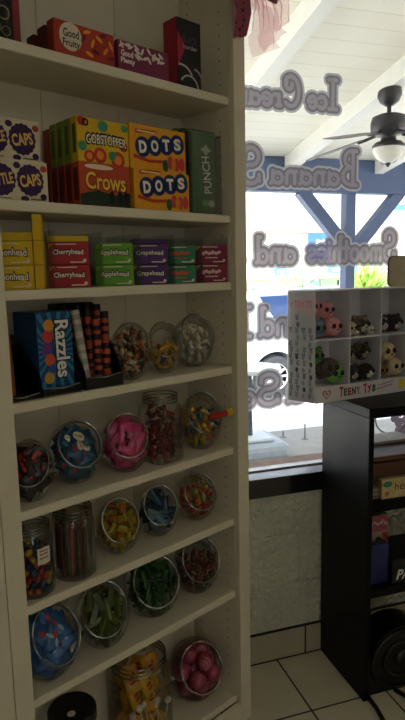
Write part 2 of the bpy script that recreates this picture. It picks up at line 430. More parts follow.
# row of small boxes in acrylic bins
def mini(u, v, z, col, head, name, group, w=.095, h=.0525, side=None, word=None, wcol='efe6d6', blot=None, yaw=-.60, d=.05):
    o = carton('candy_box', w, d, h, C(col), u, v, z, name, 'box', group, yaw=yaw)
    if word:
        text(o, word, w/2, h*.52, w*.78, h*.40, Y0, C('1b1410'), bold=.08, arch=.1); text(o, word, w/2, h*.52, w*.74, h*.30, Y1, C(wcol), bold=.02, arch=.1)
    if blot:
        b = bmesh.new()
        for q in range(6): disc(b, w*(.24+.1*q), h*(.56+.05*(q%2)), w*.055, h*.13, Y0, 12, .25, q)
        rect(b, w*.3, w*.7, h*.3, h*.36, Y0); mark('word_print', o, b, C(blot))
    if head:
        b = bmesh.new(); patch(b, [(.003,h-.003),(.016,h-.003),(.003,h-.016)], Y0); mark('emblem', o, b, C(head))
    b = bmesh.new(); rect(b, .02, w*.7, h*.88, h*.93, Y0); rect(b, w*.55, w*.9, h*.08, h*.14, Y0); disc(b, w*.9, h*.18, .004, .004, Y0); mark('small_print', o, b, C('d8c9b0'))
    return o
def stack(u, v, cols, head, desc, group, word=None, **k):
    nm = {1: 'bottom', 2: 'top'}
    for i in (1, 2): mini(u, v, zt[2]+(i-1)*.0533, cols, head, f'{desc}, {nm[i]} of its stack', group, word=word, **k)
stack(-.697, .075, 'd6b31c', 'c9a010', 'yellow lemon candy box with outlined white word', 'yellow lemon boxes', word='Lemonhead', w=.104)
o = carton('candy_box', .104, .05, .018, C('c9a818'), -.697, .075, zt[2]+.1065, 'thin yellow carton lying on the lemon candy stack', 'box', yaw=-.60)
for i in range(3):
    carton('candy_box', .020, .046, .0525 if i < 2 else .056, C('d0aa14'), -.612, .012, zt[2]+i*.0533, 'yellow candy box end standing beside the lemon stack, ' + ('bottom one', 'middle one', 'topmost one')[i], 'box', 'yellow box ends', yaw=-.60)
stack(-.555, .056, 'a3222a', 'd9b52a', 'red cherry candy box with outlined white word', 'red cherry boxes', word='Cherryhead')
carton('candy_box', .095, .05, .013, C('c9a722'), -.555, .056, zt[2]+.1065, 'thin yellow carton lying on the red cherry candy stack', 'box', yaw=-.60)
stack(-.426, .056, '5fa022', '9acb35', 'bright green apple candy box with outlined white word', 'green apple boxes', word='Applehead')
stack(-.3135, .056, '4a2168', 'd7a928', 'purple grape candy box with outlined white word', 'purple grape boxes', word='Grapehead')
carton('candy_box', .095, .05, .012, C('3d1b57'), -.3135, .056, zt[2]+.1065, 'thin purple carton lying on the grape candy stack', 'box', yaw=-.60)
stack(-.2035, .056, '1f7a52', 'd7a928', 'teal green candy box with red words', 'teal boxes', blot='c8402c', w=.087, h=.050)
stack(-.097, .046, '7d1a3a', 'd7a928', 'maroon candy box with small white words', 'maroon boxes', blot='d9c0b8', w=.095, yaw=-.45, d=.02)
names = ['lemon', 'cherry', 'apple', 'grape', 'teal', 'maroon']
us = [-.703, -.560, -.431, -.3155, -.2045, -.0990]; ue = [-.565, -.434, -.3165, -.2055, -.0997, -.001]
for n_, a, b_ in zip(names, us, ue):
    t = tag(empty('acrylic_bin', S(a, .0, zt[2]+.0002), UA), f'open clear acrylic bin around the {n_} candy boxes', 'bin', None)
    bm = bmesh.new(); w = b_-a
    bx(bm, 0, .0018, .012, .172, .0, .13); bx(bm, w-.0018, w, .012, .172, 0, .13); bx(bm, .0019, w-.0019, .170, .172, 0, .13)
    build('bin_walls', bm, M_acryl, t)

# top shelf goods
z = zt[0]
o = carton('candy_box', .075, .05, .17, C('151313'), -.675, .03, z, 'black box with pale curling pattern and red edge at top left', 'box')
b = bmesh.new(); rect(b, .058, .0745, .001, .169, Y0); mark('edge_print', o, b, C('7a2430'))
b = bmesh.new()
for x, zz, r in [(.02,.03,.012),(.038,.06,.014),(.018,.085,.011),(.042,.025,.010)]:
    for k in range(18):
        t0, t1 = 2*PI*k/18, 2*PI*(k+1)/18
        patch(b, [(x+r*math.cos(t0), zz+r*math.sin(t0)), (x+r*math.cos(t1), zz+r*math.sin(t1)), (x+.82*r*math.cos(t1), zz+.82*r*math.sin(t1)), (x+.82*r*math.cos(t0), zz+.82*r*math.sin(t0))], Y0)
mark('scroll_print', o, b, C('8c8570'))
o = carton('candy_box', .160, .030, .077, C('a53522'), -.527, .020, z, 'long red-orange candy box with white disc facing out on top shelf', 'box')
b = bmesh.new(); disc(b, .042, .046, .029, .030, Y0, 28); mark('emblem', o, b, C('d8ccb6'))
text(o, 'Good', .043, .053, .040, .018, Y1, C('2a1a18'), bold=.02); text(o, 'Fruity', .043, .030, .044, .020, Y1, C('2a1a18'), bold=.02)
b = bmesh.new()
for x, zz, a in [(.085,.066,.3),(.10,.045,1.2),(.118,.058,-.6),(.135,.035,.9),(.15,.05,-1.1),(.09,.02,-.4)]: disc(b, x, zz, .011, .004, Y0, 16, 0, a)
mark('candy_print', o, b, C('e0902f'))
b = bmesh.new()
for x, zz, a in [(.075,.05,.9),(.108,.028,-.3),(.128,.068,.3),(.15,.022,.2)]: disc(b, x, zz, .011, .004, Y0, 16, 0, a)
mark('candy_print', o, b, C('6a1220'))
for i in range(2): carton('candy_box', .160, .034, .074-.008*i, C('5a1818'), -.527-.004*i, .060+.045*i, z, ('maroon candy box directly behind the long red-orange box' if i == 0 else 'maroon candy box deepest behind the long red-orange box'), 'box')
o = carton('candy_box', .158, .034, .072, C('7a2a4c'), -.358, .018, z, 'plum candy box with white and pink capsule pattern on top shelf', 'box')
b = bmesh.new()
for k in range(17): disc(b, .050+random.random()*.102, .040+random.random()*.028, .010, .0035, Y0, 14, 0, random.uniform(-1.2,1.2))
for k in range(5): disc(b, .006+random.random()*.035, .056+random.random()*.012, .009, .0032, Y0, 14, 0, random.uniform(-1.2,1.2))
mark('candy_print', o, b, C('e2d6cc'))
text(o, 'Good', .026, .044, .036, .015, Y1, C('efe8dc'), bold=.03); text(o, 'Plenty', .028, .026, .042, .016, Y1, C('efe8dc'), bold=.03)
carton('candy_box', .055, .03, .115, C('191718'), -.188, .11, z, 'small plain dark box behind the tall black box on top shelf', 'box')
o = carton('candy_box', .085, .055, .178, C('18181a'), -.160, .030, z, 'tall black box with red left side and pale arcs near the bow', 'box')
b = bmesh.new(); rect(b, -.0545, -.0005, .001, .177, 0); build('side_print', b, C('a32338'), o, loc=(-.0006,0,0), rot=(0,0,-PI/2))
b = bmesh.new(); patch(b, [(.0005,.145),(.030,.110),(.0005,.055)], Y0); mark('edge_print', o, b, C('a32338'))
text(o, 'BLACK', .045, .128, .055, .018, Y0, C('4b474c'), bold=.02); text(o, 'border', .046, .110, .052, .012, Y0, C('b8b0b4'), bold=.02)
b = bmesh.new()
def arc(b, cx, cz, r0, r1, t0, t1, n=14, y=Y0):
    for k in range(n):
        a0 = t0+(t1-t0)*k/n; a1 = t0+(t1-t0)*(k+1)/n
        patch(b, [(cx+r0*math.cos(a0), cz+r0*math.sin(a0)), (cx+r0*math.cos(a1), cz+r0*math.sin(a1)), (cx+r1*math.cos(a1), cz+r1*math.sin(a1)), (cx+r1*math.cos(a0), cz+r1*math.sin(a0))], y)
arc(b, .012, .018, .042, .047, .5, 1.75); arc(b, .040, .006, .030, .035, .1, 2.6); arc(b, .058, .030, .026, .031, .15, 1.5)
mark('arc_print', o, b, C('b9b2b0'))

# fourth shelf: bins and the big blue box
z = zt[3]
def dark_bin(name, u, v, w, d, h, hf, label, m=M_blackp):
    t = tag(empty(name, S(u, v, z+.0004), UA), label, 'bin')
    bm = bmesh.new(); bx(bm, 0, .003, 0, d, 0, .02); bx(bm, 0, w, 0, d, 0, .003)
    prism(bm, [(0,0),(d,0),(d,h),(d*.75,h),(.012,hf+.03),(0,hf)], 'x', 0, .0035); prism(bm, [(0,0),(d,0),(d,h),(d*.75,h),(.012,hf+.03),(0,hf)], 'x', w-.0035, w)
    bx(bm, .0036, w-.0036, d-.003, d, .0032, h); bx(bm, .0036, w-.0036, 0, .003, .0032, hf)
    build('bin_body', bm, m, t)
    bm = bmesh.new(); tube(bm, [(.003,.0015,hf+.001),(w/2,-.002,hf-.004),(w-.003,.0015,hf+.001)], .0018, 6); build('bin_lip', bm, M_rim, t)
    return t
dark_bin('candy_bin', -.702, .012, .088, .165, .11, .012, 'low smoked plastic bin at the left end with an orange packet', M_smoke)
bm = bmesh.new(); bx(bm, -.020, .020, -.006, .006, 0, .145, bev=.004)
o = build('candy_packet', bm, C('8f4e1a',.3)); o.location = S(-.674, .06, z+.006); o.rotation_euler = (-.15, R(0), UA-.2)
tag(o, 'orange candy packet leaning in the smoked bin at the left end', 'packet')
dark_bin('candy_bin', -.612, .012, .104, .165, .135, .020, 'smoked plastic bin holding the big blue candy carton', M_smoke)
bm = bmesh.new(); bx(bm, 0, .090, 0, .12, 0, .187, bev=.002)
o = build('candy_carton', bm, C('10456f',.3)); o.location = S(-.603, .034, z+.0075); o.rotation_euler = (R(-1.2),0,UA)
tag(o, 'tall blue candy carton with white sideways lettering in a smoked bin', 'carton')
b = bmesh.new()
for k in range(22):
    t = 2*PI*k/22; cx, cz = .045, .095
    def lim(t):
        return min(.0445/max(1e-6,abs(math.cos(t))), (.091 if math.sin(t) > 0 else .094)/max(1e-6,abs(math.sin(t))))
    a0, a1 = t-.06, t+.06
    patch(b, [(cx+.01*math.cos(t), cz+.01*math.sin(t)), (cx+lim(a0)*math.cos(a0), cz+lim(a0)*math.sin(a0)), (cx+lim(a1)*math.cos(a1), cz+lim(a1)*math.sin(a1))], -.0003)
mark('ray_print', o, b, C('2d7fa8',.3))
text(o, 'Razzles', .063, .098, .142, .042, Y1, C('0c1c33'), rot=-PI/2, bold=.07); text(o, 'Razzles', .063, .098, .136, .036, Y2, C('e8e4da'), rot=-PI/2, bold=.025)
for (x, zz, r, c) in [(.030,.155,.013,'d9902b'),(.026,.130,.014,'c23a30'),(.022,.100,.014,'6a3a86'),(.028,.075,.013,'cc5a2a'),(.032,.052,.010,'2f4a9a'),(.024,.032,.013,'b08a2c')]:
    b = bmesh.new(); disc(b, x, zz, r, r*1.1, Y0, 20); mark('candy_print', o, b, C(c))
dark_bin('candy_bin', -.497, .012, .110, .165, .205, .030, 'black tall-backed bin of striped candy rolls beside the blue carton')
def roll(u, v, h, r, tx, ty, cm, bands, label, group):
    bm = bmesh.new(); lathe(bm, [(0,0),(r*.9,0),(r,.003),(r,h-.003),(r*.9,h),(0,h)], 14)
    o = build('candy_roll', bm, cm, smooth=False); o.location = S(u, v, z+.008); o.rotation_euler = (tx, ty, UA)
    tag(o, label, 'candy roll', group)
    if bands:
        b = bmesh.new(); q = .012
        while q < h-.02:
            L = random.uniform(.008,.022)
            lathe(b, [(r*1.02,q),(r*1.02,q+L)], 14); q += L+random.uniform(.008,.016)
        build('wrapper_band', b, bands, o)
    return o
roll(-.462, .060, .185, .011, R(-9), R(-3), C('cfc7b8'), C('a9a095'), 'white candy stick pack standing at the front of the black bin', None)
rc = [C('a8452a'), C('221a18')]
for i, (u, v, h, ty) in enumerate([(-.436,.045,.165,2),(-.412,.045,.178,3),(-.436,.075,.19,1),(-.410,.078,.195,2),(-.438,.108,.195,-1),(-.412,.112,.200,1),(-.464,.120,.195,-2),(-.476,.092,.185,-2)]):
    roll(u, v, h, .0105, R(-5), R(ty), C('1d1716') , rc[0], 'black and orange striped candy roll standing in the tall-backed bin', 'striped candy rolls')

# ------------------------------------------------------------------ jars and candy
def settle(n, rs, inside, top, seed, wall=None, it=240):
    rg = np.random.default_rng(seed)
    P = np.zeros((n,3)); P[:,2] = np.linspace(rs, top, n); P[:,:2] = rg.normal(0, .02, (n,2))
    for k in range(it):
        P[:,2] -= .0007
        for q in range(4):
            d = P[:,None]-P[None]; L = np.sqrt((d**2).sum(-1))+np.eye(n)
            ov = np.clip(2*rs-L, 0, None)*(1-np.eye(n))
            P += (d/L[...,None]*ov[...,None]).sum(1)*.35
            P = inside(P, wall or rs)
    return P
FILL = {}
def candy_mesh(kind, s):
    """one sweet of bounding radius s"""
    key = (kind, s)
    bm = bmesh.new()
    if kind == 'twist':
        n = 10
        prof = [(-1.05,.42),(-.98,.40),(-.62,.10),(-.52,.34),(-.2,.46),(.2,.46),(.52,.34),(.62,.10),(.98,.40),(1.05,.42)]
        rings = []
        for i, (x, r) in enumerate(prof):
            fl = .25 if i in (0,1,8,9) else .95
            rings.append([bm.verts.new((x*s, r*s*math.cos(2*PI*k/n), r*s*fl*math.sin(2*PI*k/n))) for k in range(n)])
        for A, B in zip(rings, rings[1:]):
            for k in range(n): bm.faces.new((A[k],A[(k+1)%n],B[(k+1)%n],B[k]))
        bm.faces.new(rings[0][::-1]); bm.faces.new(rings[-1])
    elif kind == 'packet':
        N, Mm = 9, 7; top = []; bot = []
        for sg, lst in ((1,top),(-1,bot)):
            for i in range(N):
                row = []
                for j in range(Mm):
                    x = (i/(N-1)*2-1); y = (j/(Mm-1)*2-1)
                    hh = .26*max(0,(1-abs(x)**2.5))*max(0,(1-abs(y)**2.5)) + .015
                    row.append(bm.verts.new((x*s, y*s*.68, sg*hh*s)))
                lst.append(row)
        for lst, fl in ((top,0),(bot,1)):
            for i in range(N-1):
                for j in range(Mm-1):
                    q = [lst[i][j],lst[i+1][j],lst[i+1][j+1],lst[i][j+1]]; bm.faces.new(q[::-1] if fl else q)
        for i in range(N-1):
            for j in (0, Mm-1): bm.faces.new((top[i][j],bot[i][j],bot[i+1][j],top[i+1][j]))
        for j in range(Mm-1):
            for i in (0, N-1): bm.faces.new((top[i][j],top[i][j+1],bot[i][j+1],bot[i][j]))
    elif kind == 'ball': ball(bm, (0,0,0), s*.98, 20, 12)
    elif kind == 'strip': bx(bm, -s*1.25, s*1.25, -s*.36, s*.36, -s*.16, s*.16, bev=s*.1)
    elif kind == 'brick': bx(bm, -s*.8, s*.8, -s*.5, s*.5, -s*.3, s*.3, bev=s*.1)
    elif kind == 'bean': ball(bm, (0,0,0), (s*.95, s*.7, s*.7), 12, 8)
    me = bpy.data.meshes.new('candy'); bm.normal_update(); bm.to_mesh(me); bm.free()
    if kind in ('ball','bean','packet'):
        for p in me.polygons: p.use_smooth = True
    return me
def fill(root_loc, yaw, P, kind, s, colors, name, label, group, seed, print_cols=None, flat=None, face=None):
    rg = random.Random(seed); cache = {}
    Mx = Matrix.Translation(root_loc) @ Matrix.Rotation(yaw, 4, 'Z')
    for p in P:
        cn, ch, rough = rg.choice(colors)
        k = ch
        if k not in cache:
            me = candy_mesh(kind, s); me.materials.append(mat('wrap_'+ch, ch, rough, .18, 90, .25, coat=.3)); cache[k] = me
        o = bpy.data.objects.new(name, cache[k]); COL.objects.link(o)
        o.location = Mx @ Vector(p)
        if face is not None:
            q = Vector(face).to_track_quat('Z','X').to_euler(); e = Matrix.Rotation(yaw,4,'Z') @ q.to_matrix().to_4x4() @ Matrix.Rotation(rg.uniform(-.7,.7),4,'Z') @ Matrix.Rotation(rg.uniform(-.45,.45),4,'X') @ Matrix.Rotation(rg.uniform(-.45,.45),4,'Y'); o.rotation_euler = e.to_euler()
        elif flat is None: o.rotation_euler = (rg.uniform(-PI,PI), rg.uniform(-PI,PI), rg.uniform(-PI,PI))
        else: o.rotation_euler = (rg.uniform(-flat,flat), rg.uniform(-flat,flat), rg.uniform(-PI,PI))
        tag(o, label.replace('{}', cn), 'candy', group)
        if print_cols:
            for (pn, pme) in print_cols:
                c = bpy.data.objects.new(pn, pme); COL.objects.link(c); c.parent = o
    return
def bowl_jar(u, v, zs, rad, hs, yaw, tilt, label, cut=.70):
    """penny-candy jar: round belly, flat foot, wide slanted mouth"""
    root = tag(empty('candy_jar', S(u, v, zs+.0004), UA+yaw), label, 'jar', None)
    az = rad*hs; zc = az*.92
    bm = bmesh.new(); ball(bm, (0,0,0), (rad,rad,az), 36, 26)
    g = lambda: bm.verts[:]+bm.edges[:]+bm.faces[:]
    bmesh.ops.bisect_plane(bm, geom=g(), plane_co=(0,0,-zc), plane_no=(0,0,-1), clear_outer=True)
    es = [e for e in bm.edges if e.is_boundary]; bmesh.ops.edgeloop_fill(bm, edges=es)
    n = Vector((0,-math.cos(tilt), math.sin(tilt)))
    bmesh.ops.bisect_plane(bm, geom=g(), plane_co=n*rad*cut, plane_no=n, clear_outer=True)
    es = [e for e in bm.edges if e.is_boundary]
    loop = []; vs = {}
    for e in es:
        for a, b in ((e.verts[0],e.verts[1]),(e.verts[1],e.verts[0])): vs.setdefault(a, []).append(b)
    st = es[0].verts[0]; cur, prv = st, None
    while True:
        loop.append(cur.co.copy()); nx = [w for w in vs[cur] if w is not prv]
        prv, cur = cur, nx[0]
        if cur is st or len(loop) > 400: break
    r = bmesh.ops.extrude_edge_only(bm, edges=es)
    cen = sum(loop, Vector())/len(loop)
    for w in [x for x in r['geom'] if isinstance(x, bmesh.types.BMVert)]: w.co = w.co+n*rad*.13+(w.co-cen)*.06
    for w in bm.verts: w.co.z += zc
    build('jar_body', bm, M_glassjar, root, smooth=True)
    pts = [p+n*rad*.13+(p-cen)*.06+Vector((0,0,zc)) for p in loop]
    # even spacing
    bm = bmesh.new(); tube(bm, [pts[i] for i in range(0, len(pts), max(1, len(pts)//44))], rad*.036, 8, closed=True); build('rim', bm, M_rim, root, smooth=True)
    def inside(P, rs):
        a = np.array([rad-rs-.002, rad-rs-.002, az-rs-.002]); q = (P-np.array([0,0,zc]))/a
        L = np.sqrt((q**2).sum(1)); s = np.where(L > 1, 1/np.maximum(L,1e-6), 1); P = q*s[:,None]*a+np.array([0,0,zc])
        nn = np.array(n); dd = (P-np.array([0,0,zc]))@nn - (rad*cut+rs*.3); P = P-np.clip(dd,0,None)[:,None]*nn
        P[:,2] = np.maximum(P[:,2], rs+.0025); return P
    return root, inside, az*1.9
def straight_jar(u, v, zs, rad, h, label, lid=None, square=False, neck=.8):
    root = tag(empty('candy_jar', S(u, v, zs+.0004), UA), label, 'jar', None); FILL[root.name] = h*.86-.01
    bm = bmesh.new(); seg = 36
    prof = [(0,0),(rad*.9,0),(rad,rad*.1),(rad,h*.76),(rad*.97,h*.82),(rad*neck,h*.88),(rad*neck,h*.97),(rad*neck*1.03,h)]
    lathe(bm, prof, seg)
    if square:
        for w in bm.verts:
            if w.co.z < h*.84:
                t = math.atan2(w.co.y, w.co.x); q = max(abs(math.cos(t)), abs(math.sin(t))); kf = min(1/q, 1.2)*.88
                w.co.x *= kf; w.co.y *= kf
    build('jar_body', bm, M_glassjar, root, smooth=not square)
    bm = bmesh.new()
    for q in (.90,.95,1.0): tube(bm, [(rad*neck*1.02*math.cos(2*PI*k/32), rad*neck*1.02*math.sin(2*PI*k/32), h*q) for k in range(32)], rad*.03, 6, closed=True)
    build('rim', bm, M_rim, root, smooth=True)
    if lid:
        bm = bmesh.new(); lathe(bm, [(rad*neck*1.08,h*.93),(rad*neck*1.1,h*1.02),(rad*neck,h*1.05),(0,h*1.05)], 32); build('lid', bm, lid, root, smooth=False)
    def inside(P, rs):
        rr = np.sqrt((P[:,:2]**2).sum(1)); a = rad*(.865 if square else 1)-rs-.003; s = np.where(rr > a, a/np.maximum(rr,1e-6), 1); P = P.copy(); P[:,:2] *= s[:,None]
        P[:,2] = np.maximum(P[:,2], rs+.003); return P
    return root, inside, h*1.1
sd = [0]
def jar_fill(j, n, rs, kind, s, colors, name, label, group, flat=None, prints=None, face=None):
    sd[0] += 1
    root, inside, top = j
    P = settle(n, rs, inside, top, sd[0], {'packet': s*1.10, 'strip': s*1.15, 'twist': s*1.05}.get(kind, s*1.0))
    P = P[P[:,2] < FILL.get(root.name, 9)]
    fill(root.location, root.rotation_euler.z, P, kind, s, colors, name, label, group, sd[0]*13, flat=flat, print_cols=prints, face=face)
T = R(30)
# shelf four
z = zt[3]
jar_fill(bowl_jar(-.330,.058,z,.056,1.35,-.42,T,'slant-mouthed glass jar of mixed brown wrapped candy beside the black bin'), 92, .0118, 'twist', .0125,
  [('brown','5a2f1c',.35),('dark brown','3a2018',.35),('orange','a85a26',.35),('cream','bfae86',.4),('tan','8a6a48',.4)], 'wrapped_candy', '{} wrapped candy in the mixed brown jar beside the black bin', 'mixed wrapped candies')
jar_fill(bowl_jar(-.206,.072,z,.053,1.36,-.42,T,'slant-mouthed glass jar of yellow wrapped candy on the fourth shelf'), 34, .0125, 'twist', .0130,
  [('golden yellow','c79a2a',.35),('golden yellow','b9871f',.35),('brown','5a3a22',.4)], 'wrapped_sweet', '{} wrapped candy in the yellow candy jar between two other jars', 'yellow wrapped candies')
jar_fill(bowl_jar(-.072,.096,z,.063,1.24,-.28,T,'slant-mouthed glass jar of white taffy at right end of its shelf'), 42, .0150, 'twist', .0160,
  [('white','d9d2bd',.4),('off-white','c4baa0',.4)], 'taffy_piece', '{} taffy piece in the jar at right end of its shelf', 'white taffies')
# shelf five
z = zt[4]
FACE = (.0, -.87, .5)
def print_patch(kind, s, col, shapes):
    bm = bmesh.new()
    for (cx, cz, rx, rz, st, ro) in shapes: disc(bm, cx*s, cz*s, rx*s, rz*s, 0, 16, st, ro)
    bmesh.ops.triangulate(bm, faces=bm.faces[:]); bmesh.ops.subdivide_edges(bm, edges=bm.edges[:], cuts=2, use_grid_fill=True)
    for w in bm.verts:
        x, zz = w.co.x, w.co.z; a = x/s; b = zz/(s*.68)
        hh = .26*max(0,(1-abs(a)**2.5))*max(0,(1-abs(b)**2.5))+.015
        w.co = Vector((x, zz, hh*s+.0012))
    me = bpy.data.meshes.new('print'); bm.normal_update(); bm.to_mesh(me); bm.free(); me.materials.append(C(col)); return ('wrapper_print', me)
jar_fill(bowl_jar(-.633,.056,z,.056,1.34,-.50,T,'slant-mouthed glass jar of black candy packets at left end of its shelf'), 24, .0185, 'packet', .028,
  [('black','1a1414',.3),('black','241514',.3)], 'candy_packet', 'black candy packet with red print in the leftmost jar of its shelf', 'black candy packets', prints=[print_patch('packet', .028, 'b32a22', [(-.3,.1,.28,.2,.3,.2),(.2,.12,.3,.18,.35,.1),(.5,-.2,.2,.12,.3,0)])], face=FACE)
jar_fill(bowl_jar(-.489,.094,z,.069,1.17,-.22,T,'slant-mouthed glass jar crammed with blue candy packets'), 24, .0225, 'packet', .035,
  [('blue','16506f',.3),('blue','12455f',.3)], 'candy_packet', 'blue candy packet in the crammed jar on the fifth shelf', 'blue candy packets', prints=[print_patch('packet', .036, 'd6d2c8', [(.1,-.1,.46,.30,.12,.2)]), print_patch('packet', .0365, 'a8323c', [(-.35,.25,.35,.16,.25,.3)]), print_patch('packet', .037, 'b39a30', [(.0,-.16,.2,.10,.3,.5),(.28,-.02,.14,.08,.2,.2)])], face=FACE)
jar_fill(bowl_jar(-.350,.068,z,.067,1.19,-.42,T,'slant-mouthed glass jar of bright pink candy packets'), 22, .0220, 'packet', .034,
  [('hot pink','b02a5e',.3),('pink','c23a6e',.3)], 'candy_packet', '{} candy packet with dark print in the jar beside the blue one', 'pink candy packets', prints=[print_patch('packet', .034, '1d1418', [(-.3,.15,.26,.16,.35,.2),(.12,.18,.22,.14,.4,.6)]), print_patch('packet', .0345, '8a8088', [(-.05,-.25,.36,.14,.25,.1)])], face=FACE)
jar_fill(straight_jar(-.227,.066,z,.060,.190,'squarish glass jar with a wide neck and red wrapped candy', None, True, .80), 56, .0140, 'twist', .0145,
  [('dark red','7a1a24',.3),('red','9c2430',.3),('maroon','581420',.3)], 'wrapped_chew', '{} wrapped candy in the squarish wide-necked jar', 'red wrapped candies')
jar_fill(bowl_jar(-.070,.072,z,.065,1.33,-.38,T,'slant-mouthed glass jar of yellow, white and blue candy at right end'), 84, .0125, 'twist', .0128,
  [('yellow','c9a52c',.35),('yellow','c9a52c',.35),('white','cfc8b2',.4),('orange','c26a38',.35),('blue','27506e',.35)], 'wrapped_sweet', '{} wrapped candy in the multicolour jar at right end of its shelf', 'multicolour wrapped candies')
bm = bmesh.new(); lathe(bm, [(0,-.036),(.008,-.034),(.010,-.02),(.010,.02),(.008,.034),(0,.036)], 12)
o = build('candy_tube', bm, C('a5241c',.3)); o.location = S(-.062, -.004, z+.112); o.rotation_euler = (0, R(82), UA-.35); tag(o, 'red candy tube with yellow tip lying in the mouth of the multicolour jar', 'candy')
b = bmesh.new(); lathe(b, [(.0105,.024),(.0125,.032),(.010,.042),(0,.043)], 12); build('tip', b, C('d9b420'), o)
# shelf six
z = zt[5]
j = straight_jar(-.641,.052,z,.047,.172,'straight glass jar of colourful chewy bits with a white sticker', None, False, .86)
jar_fill(j, 100, .0102, 'bean', .0108, [('yellow','c9a020',.4),('blue','1f3f70',.4),('red','9a2420',.4),('orange','b8571c',.4),('dark blue','172c50',.4)], 'chewy_candy', '{} chewy candy in the stickered straight jar', 'colourful chewy candies')
b = bmesh.new()
for k in range(6):
    t0, t1 = -PI/2-.05+.12*k-.2, -PI/2-.05+.12*(k+1)-.2
    b.faces.new([b.verts.new((.0476*math.cos(t), .0476*math.sin(t), q)) for t, q in ((t0,.085),(t1,.085),(t1,.125),(t0,.125))])
lb = build('sticker', b, C('d8d2c2'), j[0]); lb['label'] = 'white paper sticker'
for q in (.098,.108,.116):
    b = bmesh.new()
    for k in range(4):
        t0, t1 = -PI/2-.13+.12*k, -PI/2-.13+.12*(k+.7)
        b.faces.new([b.verts.new((.0480*math.cos(t), .0480*math.sin(t), w)) for t, w in ((t0,q),(t1,q),(t1,q+.004),(t0,q+.004))])
    build('sticker_print', b, C('8a2a2a'), lb)
j = straight_jar(-.526,.060,z,.054,.178,'straight glass jar of upright wrapped candy sticks', None, False, .88)
rg = random.Random(5)
for k in range(26):
    a = k*2.4; r = .0405*math.sqrt((k+.5)/26)
    bm = bmesh.new(); L = rg.uniform(.125,.158); rr = .0058
    lathe(bm, [(0,0),(rr*.6,0),(rr*.5,.006),(rr,.010),(rr,L-.012),(rr*.4,L-.007),(rr*1.2,L)], 10)
    col = rg.choice([('brown','4a2c20'),('silver','8a8478'),('brown','5a3526'),('rust','8a4526'),('grey','6e675d')])
    o = build('candy_stick', bm, mat('wrap_'+col[1], col[1], .3, .18, 90, .2, coat=.3))
    p = Matrix.Rotation(UA,4,'Z') @ Vector((r*math.cos(a), r*math.sin(a), .006)); o.location = j[0].location+p
    o.rotation_euler = (rg.uniform(-.05,.05), rg.uniform(-.05,.05), 0); tag(o, f'{col[0]} wrapped candy stick standing in the straight jar', 'candy', 'upright candy sticks')
jar_fill(bowl_jar(-.376,.080,z,.062,1.24,-.42,T,'slant-mouthed glass jar half full of yellow candy bricks'), 52, .0140, 'brick', .0158,
  [('yellow','a8921c',.35),('yellow','b39a20',.35),('olive yellow','7f7418',.35),('orange','a5571c',.35)], 'boxed_candy', '{} candy brick in the jar between sticks and blue packets', 'yellow candy bricks')
jar_fill(bowl_jar(-.233,.086,z,.060,1.26,-.42,T,'slant-mouthed glass jar of navy blue packets on the sixth shelf'), 24, .0190, 'packet', .027,
  [('navy','1a3050',.3),('blue','22456a',.3),('pale blue','5a7a88',.35)], 'candy_packet', '{} packet in the navy jar on the sixth shelf', 'navy candy packets')
jar_fill(bowl_jar(-.078,.090,z,.064,1.14,-.38,T,'slant-mouthed glass jar of red and orange wrapped candy at right end'), 60, .0130, 'twist', .0136,
  [('red','9a2a20',.3),('orange','b8552a',.3),('red','a8362a',.3),('yellow','bba030',.35),('pale green','7f9048',.35)], 'wrapped_candy', '{} wrapped candy in the jar at right end of the sixth shelf', 'red and orange wrapped candies')
# shelf seven
z = zt[6]
jar_fill(bowl_jar(-.612,.062,z,.075,1.27,0,T,'big slant-mouthed glass jar of light blue packets, lower left'), 30, .0235, 'packet', .036,
  [('light blue','2f6aa6',.3),('blue','27588c',.3),('blue','2c629c',.3)], 'candy_packet', '{} candy packet in the big lower left jar', 'light blue candy packets', prints=[print_patch('packet', .036, 'a84040', [(.2,.1,.3,.2,.3,.4)]), print_patch('packet', .0365, '8fa6b8', [(-.3,-.1,.3,.14,.2,.2)])], face=FACE)
jar_fill(bowl_jar(-.445,.070,z,.073,1.28,-.45,T,'big slant-mouthed glass jar of olive green candy packs'), 42, .0185, 'strip', .0230,
  [('olive green','5a6a24',.35),('green','44582a',.35),('pale green','6f7a4c',.4)], 'candy_pack', '{} candy pack in the big jar beside the light blue packets', 'olive candy packs')
jar_fill(bowl_jar(-.258,.092,z,.084,1.12,-.42,T,'big slant-mouthed glass jar of leafy green wrapped strips'), 72, .0170, 'strip', .0205,
  [('green','2f5c2c',.3),('dark green','1f4422',.3),('green','3a6a34',.3)], 'candy_strip', '{} wrapped strip in the wide green candy jar', 'green wrapped strips')
jar_fill(bowl_jar(-.082,.092,z,.073,1.26,-.38,T,'big slant-mouthed glass jar of dark red candy at right end'), 54, .0150, 'twist', .0158,
  [('dark red','5c1c20',.3),('maroon','48181c',.3),('brown','4a2a20',.35),('rust','7a3420',.35)], 'wrapped_chew', '{} wrapped candy in the jar at right end of the seventh shelf', 'dark red wrapped candies')
